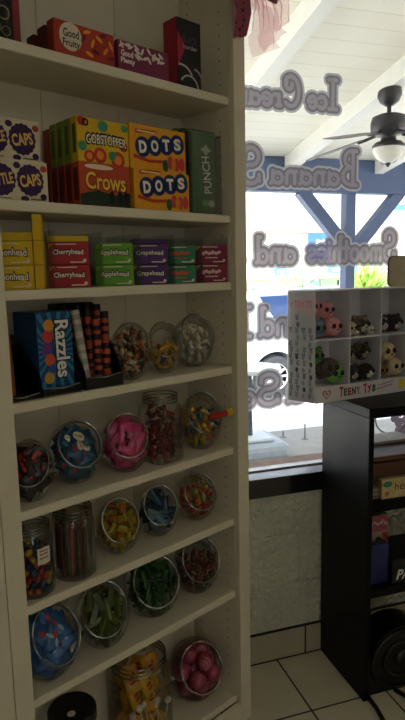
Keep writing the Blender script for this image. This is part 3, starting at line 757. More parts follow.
# bottom shelf
z = zt[7]
t = tag(empty('lidded_tub', S(-.555,.068,z+.0004), UA), 'tub with a wide black screw lid at bottom left', 'tub')
bm = bmesh.new(); lathe(bm, [(0,0),(.055,0),(.060,.008),(.060,.195),(.054,.205)], 36); build('tub_body', bm, mat('dark_tub_plastic','1a1210',.3), t, smooth=True)
bm = bmesh.new(); lathe(bm, [(.062,.197),(.064,.201),(.064,.227),(.060,.232),(.055,.230),(0,.230)], 36); build('lid', bm, M_blackp, t)
b = bmesh.new(); r = bmesh.ops.create_circle(b, cap_ends=True, segments=20, radius=.011)
for w in b.verts: w.co = Vector((-.012+w.co.x, -.018+w.co.y, .2306))
build('sticker', b, C('d6d0c4'), t)['label'] = 'small white round sticker'
j = straight_jar(-.315,.098,z,.092,.255,'large clear jar of yellow lollipop bags on the bottom shelf', None, True, .86)
j[0].rotation_euler.z = UA
jar_fill(j, 52, .0262, 'packet', .036, [('yellow','d3a01a',.3),('golden','c48c16',.3),('yellow','cf9a20',.3)], 'candy_bag', '{} candy bag with red print in the large bottom jar', 'yellow candy bags', prints=[print_patch('packet', .037, 'a8281c', [(-.28,.05,.12,.3,.2,.2),(.05,.08,.16,.28,.35,.1),(.35,-.2,.18,.1,.3,0)])], face=FACE)
rg = random.Random(9)
for k in range(7):
    bm = bmesh.new(); tube(bm, [(0,0,0),(0,0,.05)], .0018, 6); ball(bm, (0,0,.058), .011, 14, 10)
    o = build('lollipop', bm, [C('d8d2c4')], smooth=True)
    o.location = j[0].location+Matrix.Rotation(UA,3,'Z') @ Vector((-.05+.016*k, -.068-.004*(k % 2), .05+.02*rg.random())); o.rotation_euler = (rg.uniform(-.5,.1), rg.uniform(-.35,.35), UA)
    tag(o, 'pale lollipop with white stick tucked in front of the yellow candy bags', 'lollipop', 'lollipops in the bottom jar')
def swirl(s):
    bm = bmesh.new(); N = 60
    for k in range(N):
        a0, a1 = k*.22, (k+1)*.22; r0, r1 = .04*s+.0105*a0*s*4.2, .04*s+.0105*a1*s*4.2
        q = []
        for a, r, o_ in ((a0,r0,0),(a1,r1,0),(a1,r1,.055*s),(a0,r0,.055*s)):
            rr = r+o_; x, y = rr*math.cos(a), rr*math.sin(a); zz = math.sqrt(max(0,(s*.99)**2-x*x-y*y))+.0004; q.append(bm.verts.new((x,y,zz)))
        bm.faces.new(q)
    me = bpy.data.meshes.new('swirl'); bm.normal_update(); bm.to_mesh(me); bm.free(); me.materials.append(C('d09aa0')); return ('swirl', me)
jar_fill(bowl_jar(-.092,.098,z,.087,1.13,-.35,T,'large slant-mouthed jar of pink swirl candy balls, bottom right'), 15, .0290, 'ball', .0285,
  [('pink','a8405c',.35),('rose','983a52',.35)], 'swirl_candy', '{} swirl candy ball in the bottom right jar', 'pink swirl balls', prints=[swirl(.0285)])

# ------------------------------------------------------------------ bow on the unit's corner
bow = tag(empty('ribbon_bow', S(.02, -.024, 2.16), UA), 'dark pink dotted ribbon bow with sheer pink tulle on the shelf corner', 'bow')
def dotted():
    m = bpy.data.materials.new('dotted_ribbon'); m.use_nodes = True; nt = m.node_tree; n = nt.nodes; l = nt.links
    b = n['Principled BSDF']; b.inputs['Roughness'].default_value = .6
    tc = n.new('ShaderNodeTexCoord'); vo = n.new('ShaderNodeTexVoronoi'); vo.inputs['Scale'].default_value = 62; vo.inputs['Randomness'].default_value = .25
    l.new(tc.outputs['Object'], vo.inputs['Vector'])
    r = n.new('ShaderNodeValToRGB'); r.color_ramp.interpolation = 'CONSTANT'
    r.color_ramp.elements[0].color = hexc('241014')+(1,); r.color_ramp.elements[1].position = .27; r.color_ramp.elements[1].color = hexc('964258')+(1,)
    l.new(vo.outputs['Distance'], r.inputs['Fac']); l.new(r.outputs['Color'], b.inputs['Base Color']); return m
M_dot = dotted()
M_tulle = film('pink_tulle', (.95,.84,.85), (.85,.55,.60), .25)
def ribbon(bm, pts, wdir, w0, w1, fold=0, n=14):
    """cloth strip following pts; wdir across; small ripple"""
    pts = [Vector(p) for p in pts]
    out = []
    for i in range(n+1):
        t = i/n*(len(pts)-1); k = min(int(t), len(pts)-2); a = t-k
        p = pts[k].lerp(pts[k+1], a*a*(3-2*a)); w = w0+(w1-w0)*i/n; row = []
        for j in range(9):
            s = j/8*2-1
            row.append(bm.verts.new(p+Vector(wdir)*s*w/2+Vector((0,fold*math.sin(s*6+i*.5),0))))
        out.append(row)
    for i in range(n):
        for j in range(8): bm.faces.new((out[i][j],out[i][j+1],out[i+1][j+1],out[i+1][j]))
bm = bmesh.new(); ribbon(bm, [(-.030,-.030,.07),(-.026,-.034,.03),(-.012,-.024,-.02),(-.004,-.008,-.075)], (1,0,.25), .085, .048, .006); build('ribbon_tail', bm, M_dot, bow, smooth=True)
bm = bmesh.new(); ribbon(bm, [(0,-.036,.05),(.05,-.060,.060),(.105,-.050,.062),(.108,-.032,.075),(.05,-.02,.090),(0,-.025,.07)], (.15,0,1), .075, .085, .008); build('ribbon_loop', bm, M_dot, bow, smooth=True)
bm = bmesh.new(); ribbon(bm, [(0,-.036,.05),(-.05,-.055,.085),(-.10,-.045,.10),(-.105,-.03,.11),(-.05,-.02,.11),(0,-.025,.07)], (.15,0,1), .05, .06, .006); build('ribbon_loop', bm, M_dot, bow, smooth=True)
bm = bmesh.new(); ball(bm, (.005,-.045,.055), (.022,.018,.028)); build('knot', bm, M_dot, bow, smooth=True)
bm = bmesh.new(); ribbon(bm, [(.020,-.034,.05),(.040,-.040,.0),(.058,-.036,-.05),(.072,-.034,-.105)], (1,0,.45), .035, .125, .011, 20); build('tulle_tail', bm, M_tulle, bow, smooth=True)
bm = bmesh.new(); ribbon(bm, [(.030,-.030,.06),(.09,-.044,.055),(.140,-.034,.03),(.150,-.034,-.015)], (.8,0,.6), .05, .085, .009, 18); build('tulle_tail', bm, M_tulle, bow, smooth=True)
bm = bmesh.new(); ribbon(bm, [(.020,-.026,.055),(.06,-.034,.015),(.095,-.028,-.03),(.118,-.028,-.065)], (.8,0,.6), .04, .135, .009, 20); build('tulle_tail', bm, M_tulle, bow, smooth=True)

# ------------------------------------------------------------------ black open cabinet and its things
CX, CF, CB, CT = 1.036, 1.548, 1.843, 1.018
cab = tag(empty('open_cabinet', (CX, CF, 0)), 'black painted open shelf cabinet standing against the window wall', 'cabinet')
W_, D_ = .72, CB-CF
build('side_panel', box(0,.019,0,D_,0,.9845,bev=.001), M_black, cab); build('side_panel', box(W_-.019,W_,0,D_,0,.9845,bev=.001), M_black, cab)
build('top', box(-.002,W_+.002,-.002,D_,.985,CT,bev=.002), M_black, cab)
build('shelf', box(.0195,W_-.0195,.001,D_,.670,.705,bev=.001), M_black, cab); build('shelf', box(.0195,W_-.0195,.001,D_,.372,.402,bev=.001), M_black, cab)
bm = bmesh.new(); 
for x,zz in ((.01,.95),(.02,.40)):
    r = bmesh.ops.create_circle(bm, cap_ends=True, segments=10, radius=.004)
    for w in r['verts']: w.co = Vector((-.0022, .06+w.co.x+x, zz+w.co.y-.02))
build('screw_hole', bm, mat('screw_hole_dark','020202',.9), cab)
cx0 = CX+.020
def flat(name, x, y, zz, w, d, h, col, label, cat, rz=0, bev=.002, group=None, rough=.5):
    bm = bmesh.new(); bx(bm, 0, w, 0, d, 0, h, bev=bev); o = build(name, bm, mat('item_'+col, col, rough, .15, 30, .05)); o.location = (x,y,zz); o.rotation_euler = (0,0,rz)
    return tag(o, label, cat, group)
# pile on the middle shelf
sz = .7055
flat('paper_box', cx0+.004, CF+.090, sz, .055, .15, .060, '1b1817', 'small dark box at the left under the leather pad', 'box')
o = flat('paper_box', cx0+.001, CF+.022, sz, .034, .064, .038, '8b846c', 'small pale striped box at the shelf edge left of the cream box', 'box')
b = bmesh.new(); rect(b, .001, .033, .010, .013, Y0); rect(b, .001, .033, .024, .027, Y0); mark('stripe_print', o, b, C('4a463c'))
o = flat('paper_box', cx0+.040, CF+.012, sz, .24, .15, .068, 'b9a878', 'cream box with green oval emblem on the middle cabinet shelf', 'box')
b = bmesh.new(); disc(b, .022, .050, .018, .010, Y0, 24); mark('emblem', o, b, C('2f6a58'))
text(o, 'her', .075, .040, .050, .026, Y0, C('3a2c1c'), bold=.0); b = bmesh.new(); disc(b, .020, .018, .010, .010, Y0, 10, .3); mark('emblem', o, b, C('a8502c'))
o = flat('leather_pad', cx0+.006, CF+.020, sz+.0690, .28, .20, .054, '4a2a1c', 'brown leather-bound pad lying on the cream box', 'pad', rough=.4, bev=.012)
flat('wooden_tray', cx0+.003, CF+.030, sz+.1235, .30, .22, .015, '5c3c28', 'thin brown wooden board on the leather pad', 'board', bev=.003)
flat('paper_stack', cx0+.004, CF+.150, sz+.139, .26, .095, .010, '9c948c', 'flat pale paper stack topmost in the cabinet pile', 'paper', bev=.002)
# bottom shelf
sz = .4025
o = flat('picture_box', cx0+.026, CF+.066, sz, .085, .04, .222, '8f8a84', 'upright picture box with pink top and yellow figure', 'box', rz=.05)
b = bmesh.new(); rect(b, .003, .082, .165, .222, Y0); mark('title_print', o, b, C('9a4a58'))
b = bmesh.new(); disc(b, .058, .105, .022, .040, Y0); disc(b, .052, .070, .026, .03, Y0); mark('figure_print', o, b, C('b08a2c'))
b = bmesh.new(); rect(b, .062, .083, .01, .085, Y1); rect(b, .060, .083, .125, .160, Y0); mark('figure_print', o, b, C('8a2f2a'))
b = bmesh.new(); disc(b, .044, .125, .016, .022, Y1); mark('figure_print', o, b, C('3a2a22'))
b = bmesh.new()
for q in range(5): disc(b, .016+.014*q, .192+.006*(q%2), .006, .013, Y1, 10, .3, q)
mark('title_print', o, b, C('b8a0a4'))
o = flat('game_box', cx0+.002, CF+.028, sz, .082, .028, .140, '1a2556', 'dark blue box in front of the picture box', 'box')
b = bmesh.new(); patch(b, [(.080,.139),(.035,.139),(.080,.10)], Y0); mark('edge_print', o, b, C('26366e'))
o = flat('game_box', cx0+.088, CF+.010, sz, .22, .16, .085, '0f0f14', 'black box with slanted white letters beside the blue box', 'box')
text(o, 'PAC', .062, .030, .085, .036, Y0, C('d2d2d2'), bold=.03, shear=.25)
# bottom bay
t = tag(empty('arched_case', (CX+.034, CF+.012, 0)), 'black arch-topped case with raised rings in the open bottom bay', 'case')
R0 = .135
poly = [(0,.0),(2*R0,0),(2*R0,.105)]+[(R0+R0*math.cos(a), .105+.125*math.sin(a)) for a in [PI*k/24 for k in range(1,24)]]+[(0,.105)]
bm = bmesh.new(); prism(bm, poly, 'y', .012, .12); build('case_body', bm, M_blackp, t)
def ringpts(r, y, n=40): return [(R0+r*math.cos(2*PI*k/n), y, .108+r*.85*math.sin(2*PI*k/n)) for k in range(n)]
bm = bmesh.new(); tube(bm, ringpts(.124,.010), .007, 8, closed=True); build('ring', bm, M_blackp, t, smooth=True)
bm = bmesh.new(); tube(bm, ringpts(.076,.010), .006, 8, closed=True); build('ring', bm, M_blackp, t, smooth=True)
bm = bmesh.new(); lathe(bm, [(0,.0),(.03,.002),(.034,.012)], 20); 
for w in bm.verts: w.co = Vector((R0+w.co.x, w.co.z-.001, .108+w.co.y))
build('hub', bm, M_blackp, t, smooth=True)
for pts, lab in ([[(1.058,1.552,.008),(1.055,1.50,.008),(1.035,1.40,.008),(1.02,1.30,.008)], 'black cord lying on the tiles from the cabinet corner'], [[(1.165,1.555,.008),(1.18,1.52,.008),(1.21,1.46,.008),(1.27,1.40,.008)], 'black cord curving over the tiles from under the arched case']):
    bm = bmesh.new(); tube(bm, pts, .0075, 8); o = build('power_cord', bm, M_blackp, smooth=True); tag(o, lab, 'cord')

# ------------------------------------------------------------------ plush display box
BZ = CT+.0005
ba = R(10); bo = Vector((.911, 1.672, BZ)); BU = Vector((math.cos(ba), math.sin(ba), 0)); BV = Vector((-math.sin(ba), math.cos(ba), 0))
BW, BD, BH = .520, .105, .366
M_card = mat('white_card', 'd4d3d8', .5, .03)
M_sidefilm = film('printed_side_sheet', (.92,.92,.93), (.97,.96,.97), .50, .25)
dsp = tag(empty('display_box', bo, ba), 'white compartment display box of small plush toys on the cabinet top', 'display')
sk = -.032    # back edge runs slightly left of the front
def sheet(bm, a, b, z0, z1, th=.003):
    a = Vector((a[0],a[1],0)); b = Vector((b[0],b[1],0)); d = (b-a).normalized(); n = Vector((-d.y,d.x,0))*th
    q = [a, b, b+n, a+n]; A = [bm.verts.new((p.x,p.y,z0)) for p in q]; B = [bm.verts.new((p.x,p.y,z1)) for p in q]
    bm.faces.new(A); bm.faces.new(B)
    for i in range(4): bm.faces.new((A[i],A[(i+1)%4],B[(i+1)%4],B[i]))
    bmesh.ops.recalc_face_normals(bm, faces=bm.faces)
bm = bmesh.new(); sheet(bm, (0,0), (sk,BD), .001, BH); lp = build('side_panel', bm, M_sidefilm, dsp)
bm = bmesh.new(); sheet(bm, (BW,0), (BW+.004,BD), .001, BH); build('side_panel', bm, M_card, dsp)
bm = bmesh.new(); bx(bm, sk+.003, BW, BD, BD+.003, 0, BH); build('back_panel', bm, M_card, dsp)
bm = bmesh.new(); prism(bm, [(0,.001),(BW,.001),(BW,BD),(sk+.002,BD)], 'z', 0, .003); build('bottom_panel', bm, M_card, dsp)
bm = bmesh.new(); prism(bm, [(-.003,-.002),(BW+.003,-.002),(BW+.003,BD),(sk,BD)], 'z', BH+.0003, BH+.003); build('top_panel', bm, M_card, dsp)
cw = BW/3.0
cols = [0, .146, .285, .424]
for s in cols[1:4]:
    bm = bmesh.new(); bx(bm, s-.002, s+.002, .0, BD-.0005, .0035, BH-.0005); build('divider', bm, M_card, dsp)
bm = bmesh.new(); prism(bm, [(.0032,.001),(BW-.001,.001),(BW-.001,BD-.0006),(sk+.006,BD-.0006)], 'z', .205, .209); build('row_shelf', bm, M_card, dsp)
bm = bmesh.new(); prism(bm, [(.0032,.001),(BW-.001,.001),(BW-.001,BD-.0006),(sk+.006,BD-.0006)], 'z', .043, .047); build('row_shelf', bm, M_card, dsp)
bm = bmesh.new(); bx(bm, .0005, BW, -.004, -.0003, 0, .053); lip = build('front_lip', bm, M_card, dsp)
cl = ['b02a34','2f6a52','b02a34','2a4a3a','b04a4e','','b02a34','b02a34','3a6a4a']
xx = .098
for ch, c_ in zip('TEENY TYS', cl):
    if ch == ' ': xx += .012; continue
    up = ch in 'T'; w = .0165 if ch == 'E' else .0185
    text(lip, ch if not (ch in 'YS' and xx > .19) else ch.lower(), xx+w/2, .028+(.002 if up else -.001), w*.92, .034 if up else .026, -.0046, C(c_), bold=.05, rot=random.uniform(-.08,.08)); xx += w+.001
b = bmesh.new()
for q in range(9): disc(b, .268+.0085*q, .022+.0012*q, .0035, .0045, -.0046, 8, .3, q); disc(b, .275+.0085*q, .034+.0012*q, .0035, .004, -.0046, 8, .3, q+1)
mark('script_print', lip, b, C('9a5a72'))
b = bmesh.new(); rect(b, .368, .400, .012, .046, -.0046); mark('price_label', lip, b, C('d0c23a'))
def heart(b, cx, cz, s, y, k0=1.0, k1=.74):
    N = 28; f_ = lambda t: (16*math.sin(t)**3/17, (13*math.cos(t)-5*math.cos(2*t)-2*math.cos(3*t)-math.cos(4*t))/17)
    for i in range(N):
        p, q = f_(2*PI*i/N), f_(2*PI*(i+1)/N)
        patch(b, [(cx+p[0]*s*k0, cz+p[1]*s*k0),(cx+q[0]*s*k0, cz+q[1]*s*k0),(cx+q[0]*s*k1, cz+q[1]*s*k1),(cx+p[0]*s*k1, cz+p[1]*s*k1)], y)
b = bmesh.new(); heart(b, .045, .028, .019, -.0046); mark('heart_print', lip, b, C('b02a34')); text(lip, 'ty', .045, .029, .014, .013, -.0047, C('b02a34'), bold=.04)
# print on the side sheet (local frame running along the sheet)
sdir = Vector((sk,BD,0)); sl = sdir.length; sang = math.atan2(BD, sk)
def side_print(bm):    # bm drawn in (x along sheet from back to front, z); moved onto the outer face
    for w in bm.verts:
        p = sdir*(1-w.co.x/sl); nrm = Vector((-sdir.y, sdir.x, 0)).normalized()
        w.co = Vector((p.x, p.y, w.co.z))+Vector((-.0042,-.0012,0))
    return bm
bm = bmesh.new(); heart(bm, .014, .325, .009, 0); build('heart_print', side_print(bm), C('b02a34'), lp)
bm = bmesh.new(); put_text(bm, 'TEENY TYS', .064, .325, .068, .024, 0, bold=.03); build('lettering', side_print(bm), C('b8707c'), lp)
for ci, cc in enumerate(['6a6468','8a8084','3f3f46','a08890','7f888c']):
    bm = bmesh.new(); rg = random.Random(ci+3)
    for col in range(4):
        for row in range(13):
            if rg.random() < .46 and (row < 11 or col > 0):
                x = .014+col*.026+(row % 2)*.004; zz = .022+row*.0215
                if col in (0,2,3) and row > 10: continue
                disc(bm, x, zz, .0065, .0085, 0, 12); 
                if rg.random() < .5: disc(bm, x-.004, zz+.009, .003, .004, 0, 8); disc(bm, x+.004, zz+.009, .003, .004, 0, 8)
    build('figure_print', side_print(bm), C(cc), lp)
# plush toys
M_eye = mat('plush_eye', '0a0808', .15)
def plush(s, t, zz, r_, col, label, yaw=0, ears='round', face=None, patch_c=None, body=True, group='plush toys', tilt=0, paws=None):
    r = r_*1.12; t = min(t, .098-r*1.62); t = max(t, r*.95)
    m = mat('plush_'+col, col, .95, .35 if patch_c else .12, 60 if patch_c else 120, .5, bscale=300)
    if patch_c and 'dappled' not in m:
        rp = [n for n in m.node_tree.nodes if n.type == 'VALTORGB'][0]
        rp.color_ramp.elements[0].color = hexc(patch_c)+(1,); rp.color_ramp.elements[0].position = .45; rp.color_ramp.elements[1].position = .55; m['dappled'] = 1
    p = bo+BU*s+BV*t+Vector((0,0,zz))
    root = tag(empty('plush_toy', p, ba+yaw), label, 'toy', group); root.rotation_euler = (tilt, 0, ba+yaw)
    bm = bmesh.new(); hz = r
    if body: ball(bm, (0, r*.75, r*.80), (r*.80, r*.85, r*.78), 18, 12)
    ball(bm, (0, 0, hz), (r, r*.86, r*.92), 22, 14)
    if ears == 'round':
        for q in (-1,1): ball(bm, (q*r*.72, r*.1, hz+r*.72), (r*.30, r*.16, r*.30), 12, 8)
    elif ears == 'point':
        for q in (-1,1): lathe(bm, [(r*.26,0),(r*.16,r*.22),(0,r*.5)], 10, (q*r*.55, r*.05, hz+r*.68))
    elif ears == 'flop':
        for q in (-1,1): ball(bm, (q*r*.92, r*.1, hz+r*.1), (r*.24, r*.24, r*.5), 12, 8)
    if body:
        for q in (-1,1): ball(bm, (q*r*.62, r*.35, r*.20), (r*.28, r*.42, r*.20), 12, 8)
    build('body', bm, m, root, smooth=True)
    if face:
        bm = bmesh.new(); ball(bm, (0, -r*.34, hz-r*.14), (r*.66, r*.58, r*.58), 18, 12); build('muzzle', bm, mat('plush_'+face, face, .95, .1, 120, .3, bscale=300), root, smooth=True)
    for q in (-1,1):
        bm = bmesh.new(); ball(bm, (q*r*.38, -r*(.80 if not face else .82), hz+r*.12), (r*.25, r*.14, r*.25), 14, 10); build('eye', bm, M_eye, root, smooth=True)
    bm = bmesh.new(); ball(bm, (0, -r*.90, hz-r*.20), (r*.11, r*.08, r*.08), 10, 8); build('nose', bm, mat('plush_nose','2a1a1c',.4), root, smooth=True)
    if paws:
        for q in (-1,1):
            bm = bmesh.new(); ball(bm, (q*r*.95, -r*.45, r*.28), (r*.36, r*.36, r*.28), 12, 8); build('paw', bm, mat('plush_'+paws, paws, .95, .1, 120, .3), root, smooth=True)
    return root
f1 = .2095; f0 = .0478
plush(.102, .045, f1+.001, .031, 'dd9aa0', 'pink plush at the front right of the top left compartment', ears='none', group=None)
plush(.078, .045, f1+.060, .028, 'd69298', 'pink plush perched on the others in the top left compartment', yaw=-.1, ears='none', group=None, body=False)
plush(.030, .058, f1+.075, .026, 'd8949a', 'pink plush half hidden at the left edge of its compartment', yaw=.2, ears='none', group=None, body=False)
plush(.035, .040, f1, .030, '5f7884', 'grey-blue plush under the pink ones in the top left compartment', group=None)
plush(.226, .062, f1, .031, '6a5a4e', 'dappled brown plush with white paws in the top middle compartment', patch_c='2e2825', face='b8b0a8', paws='c8c2ba', group=None)
plush(.174, .034, f1, .023, 'b8ad98', 'cream-faced plush at the left of the top middle compartment', ears='none', group=None, body=False)
plush(.250, .018, f1, .014, 'c4beb6', 'tiny pale plush at the front of the top middle compartment', group=None, body=False)
plush(.322, .050, f1, .029, '4a4148', 'dark plush with white muzzle at left of top right compartment', patch_c='2a2428', face='b4acaa', group=None)
plush(.388, .050, f1, .029, '3a3236', 'dark plush with white muzzle at right of top right compartment', face='bdb6b2', group=None)
plush(.036, .065, f0+.072, .028, '54803a', 'green plush high at the left of the bottom left compartment', group=None, body=False)
plush(.082, .060, f0+.022, .034, '5a4a44', 'brown plush in the middle of the bottom left compartment', ears='flop', group=None)
plush(.104, .022, f0+.004, .032, '6fae4e', 'bright green plush lowest in the bottom left compartment', ears='point', group=None, body=False)
plush(.182, .062, f0+.064, .027, '5a4e40', 'mottled brown plush at upper left of bottom middle compartment', patch_c='2a2420', face='9a9284', group=None, body=False)
plush(.238, .058, f0+.070, .029, '54493a', 'mottled plush at upper right of bottom middle compartment', patch_c='262019', face='a49c8c', group=None, body=False)
plush(.182, .034, f0+.003, .027, '3c3636', 'dark plush with white snout at bottom middle left', face='c0b8b0', group=None)
plush(.244, .030, f0+.003, .028, '2c2a2c', 'black plush with white face at bottom middle right', face='cfc8c0', group=None, ears='none')
plush(.340, .050, f0+.058, .034, 'c9b890', 'large cream plush with black eyes, upper of the bottom right pair', ears='none', group=None, body=False)
plush(.384, .036, f0+.003, .031, 'd0bf98', 'cream plush with black eyes, lower of the bottom right pair', ears='none', group=None)
plush(.316, .032, f0+.003, .024, '8a6a4c', 'tan plush squeezed at the left under the cream pair', ears='none', group=None, body=False)
# framed board behind the display
t = tag(empty('framed_board', bo+BU*.382+BV*.065+Vector((0,0,BH+.0035)), ba), 'beige board with dark rounded frame standing on top of the plush display', 'board')
def rrect(w, h, r, n=6):
    P = []
    for cx, cz, a in ((w-r,h-r,0),(r,h-r,PI/2),(r,r,PI),(w-r,r,3*PI/2)):
        for k in range(n+1): P.append((cx+r*math.cos(a+PI/2*k/n), cz+r*math.sin(a+PI/2*k/n)))
    return P
bm = bmesh.new(); prism(bm, rrect(.130,.106,.022), 'y', .003, .011); build('board_face', bm, mat('beige_board','b0a48c',.6), t)
bm = bmesh.new(); tube(bm, [(p[0],.007,p[1]) for p in rrect(.130,.106,.022)], .0035, 8, closed=True); build('board_frame', bm, mat('dark_brown_frame','3a2420',.4), t, smooth=True)

# ------------------------------------------------------------------ window lettering (seen from behind, on the glass)
def arcp(cx, cy, rx, ry, a0, a1, n=14): return [(cx+rx*math.cos(R(a0+(a1-a0)*k/n)), cy+ry*math.sin(R(a0+(a1-a0)*k/n))) for k in range(n+1)]
G = {   # strokes, advance; x-height 1, capitals 2
 'I': ([[(.5,0),(.5,2)],[(.1,0),(.9,0)],[(.1,2),(.9,2)]], 1.15),
 'C': ([arcp(.85,1,.75,1,50,310,22), [(1.30,1.75),(1.32,1.35)], arcp(1.02,1.42,.28,.28,40,-200,10)], 1.75),
 'B': ([[(.35,0),(.35,2)], arcp(.45,1.52,.6,.48,95,-90), arcp(.45,.52,.75,.52,90,-95), [(.05,0),(.45,0)],[(.05,2),(.45,2)]], 1.5),
 'S': ([arcp(.65,1.5,.5,.48,30,270,14)+arcp(.65,.52,.55,.52,90,-150,14), [(1.08,1.75),(1.10,1.45)], [(.14,.5),(.12,.15)]], 1.45),
 'a': ([arcp(.45,.42,.38,.42,0,360,18), [(.83,.95),(.83,.08),(.98,0)]], 1.2),
 'c': ([arcp(.48,.5,.42,.5,50,310,16)], 1.0),
 'd': ([arcp(.45,.45,.38,.45,0,360,18), [(.83,1.85),(.83,.08),(.98,0)], [(.62,1.85),(.83,1.85)]], 1.2),
 'e': ([[(.08,.52),(.86,.52)]+arcp(.47,.5,.40,.5,0,310,18)], 1.05),
 'h': ([[(.2,0),(.2,1.85)], arcp(.52,.55,.32,.42,180,0,10)+[(.84,0)], [(.04,1.85),(.2,1.85)]], 1.1),
 'i': ([[(.25,0),(.25,.95)], [(.25,1.38),(.25,1.42)], [(.08,.95),(.25,.95)], [(.08,0),(.42,0)]], .55),
 'm': ([[(.15,0),(.15,.95)], arcp(.40,.58,.25,.38,180,0,8)+[(.65,0)], arcp(.90,.58,.25,.38,180,0,8)+[(1.15,0)]], 1.42),
 'n': ([[(.18,0),(.18,.95)], arcp(.50,.55,.32,.42,180,0,10)+[(.82,0)], [(.04,.95),(.18,.95)]], 1.08),
 'o': ([arcp(.47,.48,.40,.48,0,360,20)], 1.05),
 'r': ([[(.2,0),(.2,.95)], arcp(.52,.55,.32,.38,180,50,8), [(.05,0),(.4,0)]], .85),
 's': ([arcp(.40,.72,.28,.26,30,270,10)+arcp(.40,.24,.32,.24,90,-150,10)], .85),
 't': ([[(.3,1.5),(.3,.2)]+arcp(.5,.2,.2,.2,180,300,6), [(.05,.98),(.65,.98)]], .75),
}
V_out = film('vinyl_outline', (.40,.40,.41), (.33,.33,.34), .80, .25)
V_mid = film('vinyl_band', (.14,.13,.145), (.125,.118,.13), .82, .25)
V_in = film('vinyl_letter', (.24,.215,.24), (.215,.19,.215), .82, .25)
def clip_poly(P, f, keep_above):
    out = []
    for i in range(len(P)):
        a, b = P[i], P[(i+1) % len(P)]; fa, fb = a[2]-f, b[2]-f
        if not keep_above: fa, fb = -fa, -fb
        if fa >= 0: out.append(a)
        if (fa >= 0) != (fb >= 0):
            t = fa/(fa-fb); out.append(tuple(a[k]+(b[k]-a[k])*t for k in range(3)))
    return out
def bands(segs, x_lo, x_hi, z_lo, z_hi, lims, step=.0028):
    nx = int((x_hi-x_lo)/step)+2; nz = int((z_hi-z_lo)/step)+2
    gx = x_lo+np.arange(nx)*step; gz = z_lo+np.arange(nz)*step
    GX, GZ = np.meshgrid(gx, gz, indexing='ij'); Dm = np.full(GX.shape, 9.0)
    for (ax, az, bx_, bz) in segs:
        dx, dz = bx_-ax, bz-az; L = dx*dx+dz*dz
        t = np.clip(((GX-ax)*dx+(GZ-az)*dz)/(L if L > 1e-12 else 1), 0, 1)
        Dm = np.minimum(Dm, np.hypot(GX-ax-t*dx, GZ-az-t*dz))
    res = []
    for lo, hi in lims:
        polys = []
        for i in range(nx-1):
            for j in range(nz-1):
                q = [(gx[i],gz[j],Dm[i,j]),(gx[i+1],gz[j],Dm[i+1,j]),(gx[i+1],gz[j+1],Dm[i+1,j+1]),(gx[i],gz[j+1],Dm[i,j+1])]
                mn = min(p[2] for p in q); mx = max(p[2] for p in q)
                if mx < lo or mn > hi: continue
                if mn < lo: q = clip_poly(q, lo, True)
                if len(q) > 2 and mx > hi: q = clip_poly(q, hi, False)
                if len(q) > 2: polys.append([(p[0],p[1]) for p in q])
        res.append(polys)
    return res
GYZ = WY+.0725
def decal(root, segs, lims, names, mats):
    xs = [s[k] for s in segs for k in (0,2)]; zs = [s[k] for s in segs for k in (1,3)]; m = .03
    for polys, nm, mm in zip(bands(segs, min(xs)-m, max(xs)+m, min(zs)-m, max(zs)+m, lims), names, mats):
        bm = bmesh.new(); cache = {}
        for P in polys:
            vs = []
            for p in P:
                k = (round(p[0],5), round(p[1],5))
                if k not in cache: cache[k] = bm.verts.new((p[0]-root.location.x, GYZ-root.location.y, p[1]-root.location.z))
                if cache[k] not in vs: vs.append(cache[k])
            if len(vs) > 2:
                try: bm.faces.new(vs)
                except ValueError: pass
        build(nm, bm, mm, root)
def word(s, xr, xl, zb, xh, label, capk=1.0):
    adv = sum(G[c][1] for c in s); kx = (xr-xl)/adv
    segs = []; x = 0
    for c in s:
        for st in G[c][0]:
            pts = [(xr-(x+p[0])*kx, zb+p[1]*xh*(capk if c.isupper() else 1)) for p in st]
            segs += [(a[0],a[1],b[0],b[1]) for a, b in zip(pts, pts[1:])]
        x += G[c][1]
    root = tag(empty('window_lettering', (xr, GYZ, zb)), label, 'lettering', None)
    decal(root, segs, [(0,.0066),(.0066,.0150),(.0150,.0225)], ['letters','dark_band','outline'], [V_in, V_mid, V_out])
word('Ice', 1.131, 1.010, 2.014, .038, 'reversed grey vinyl word nearest the ceiling fan, topmost line', 1.28)
word('Cream', .984, .728, 2.014, .038, 'reversed grey vinyl word beginning with a large C, topmost line', 1.28)
word('Banana', 1.215, .862, 1.756, .043, 'reversed grey vinyl word across the blue beam beginning with B', 1.38)
word('S', .836, .752, 1.752, .043, 'reversed grey vinyl capital S beside the shelf on the beam line', 1.40)
word('Smoothies', 1.386, 1.016, 1.484, .047, 'long reversed grey vinyl word crossing the blue post', 1.14)
word('and', .968, .806, 1.482, .048, 'reversed grey vinyl word left of the blue banner')
word('S', .765, .69, 1.480, .046, 'sliver of a reversed grey vinyl letter peeking past the shelf', 1.12)
word('and', 1.010, .816, 1.224, .053, 'reversed grey vinyl word over the white car door')
word('I', .796, .728, 1.224, .052, 'reversed grey vinyl capital I beside the shelf over the car', 1.0)
word('a', 1.005, .925, .972, .048, 'reversed grey vinyl letter low behind the plush display side')
word('So', .906, .735, .970, .048, 'reversed grey vinyl letters low above the outdoor table', 1.16)
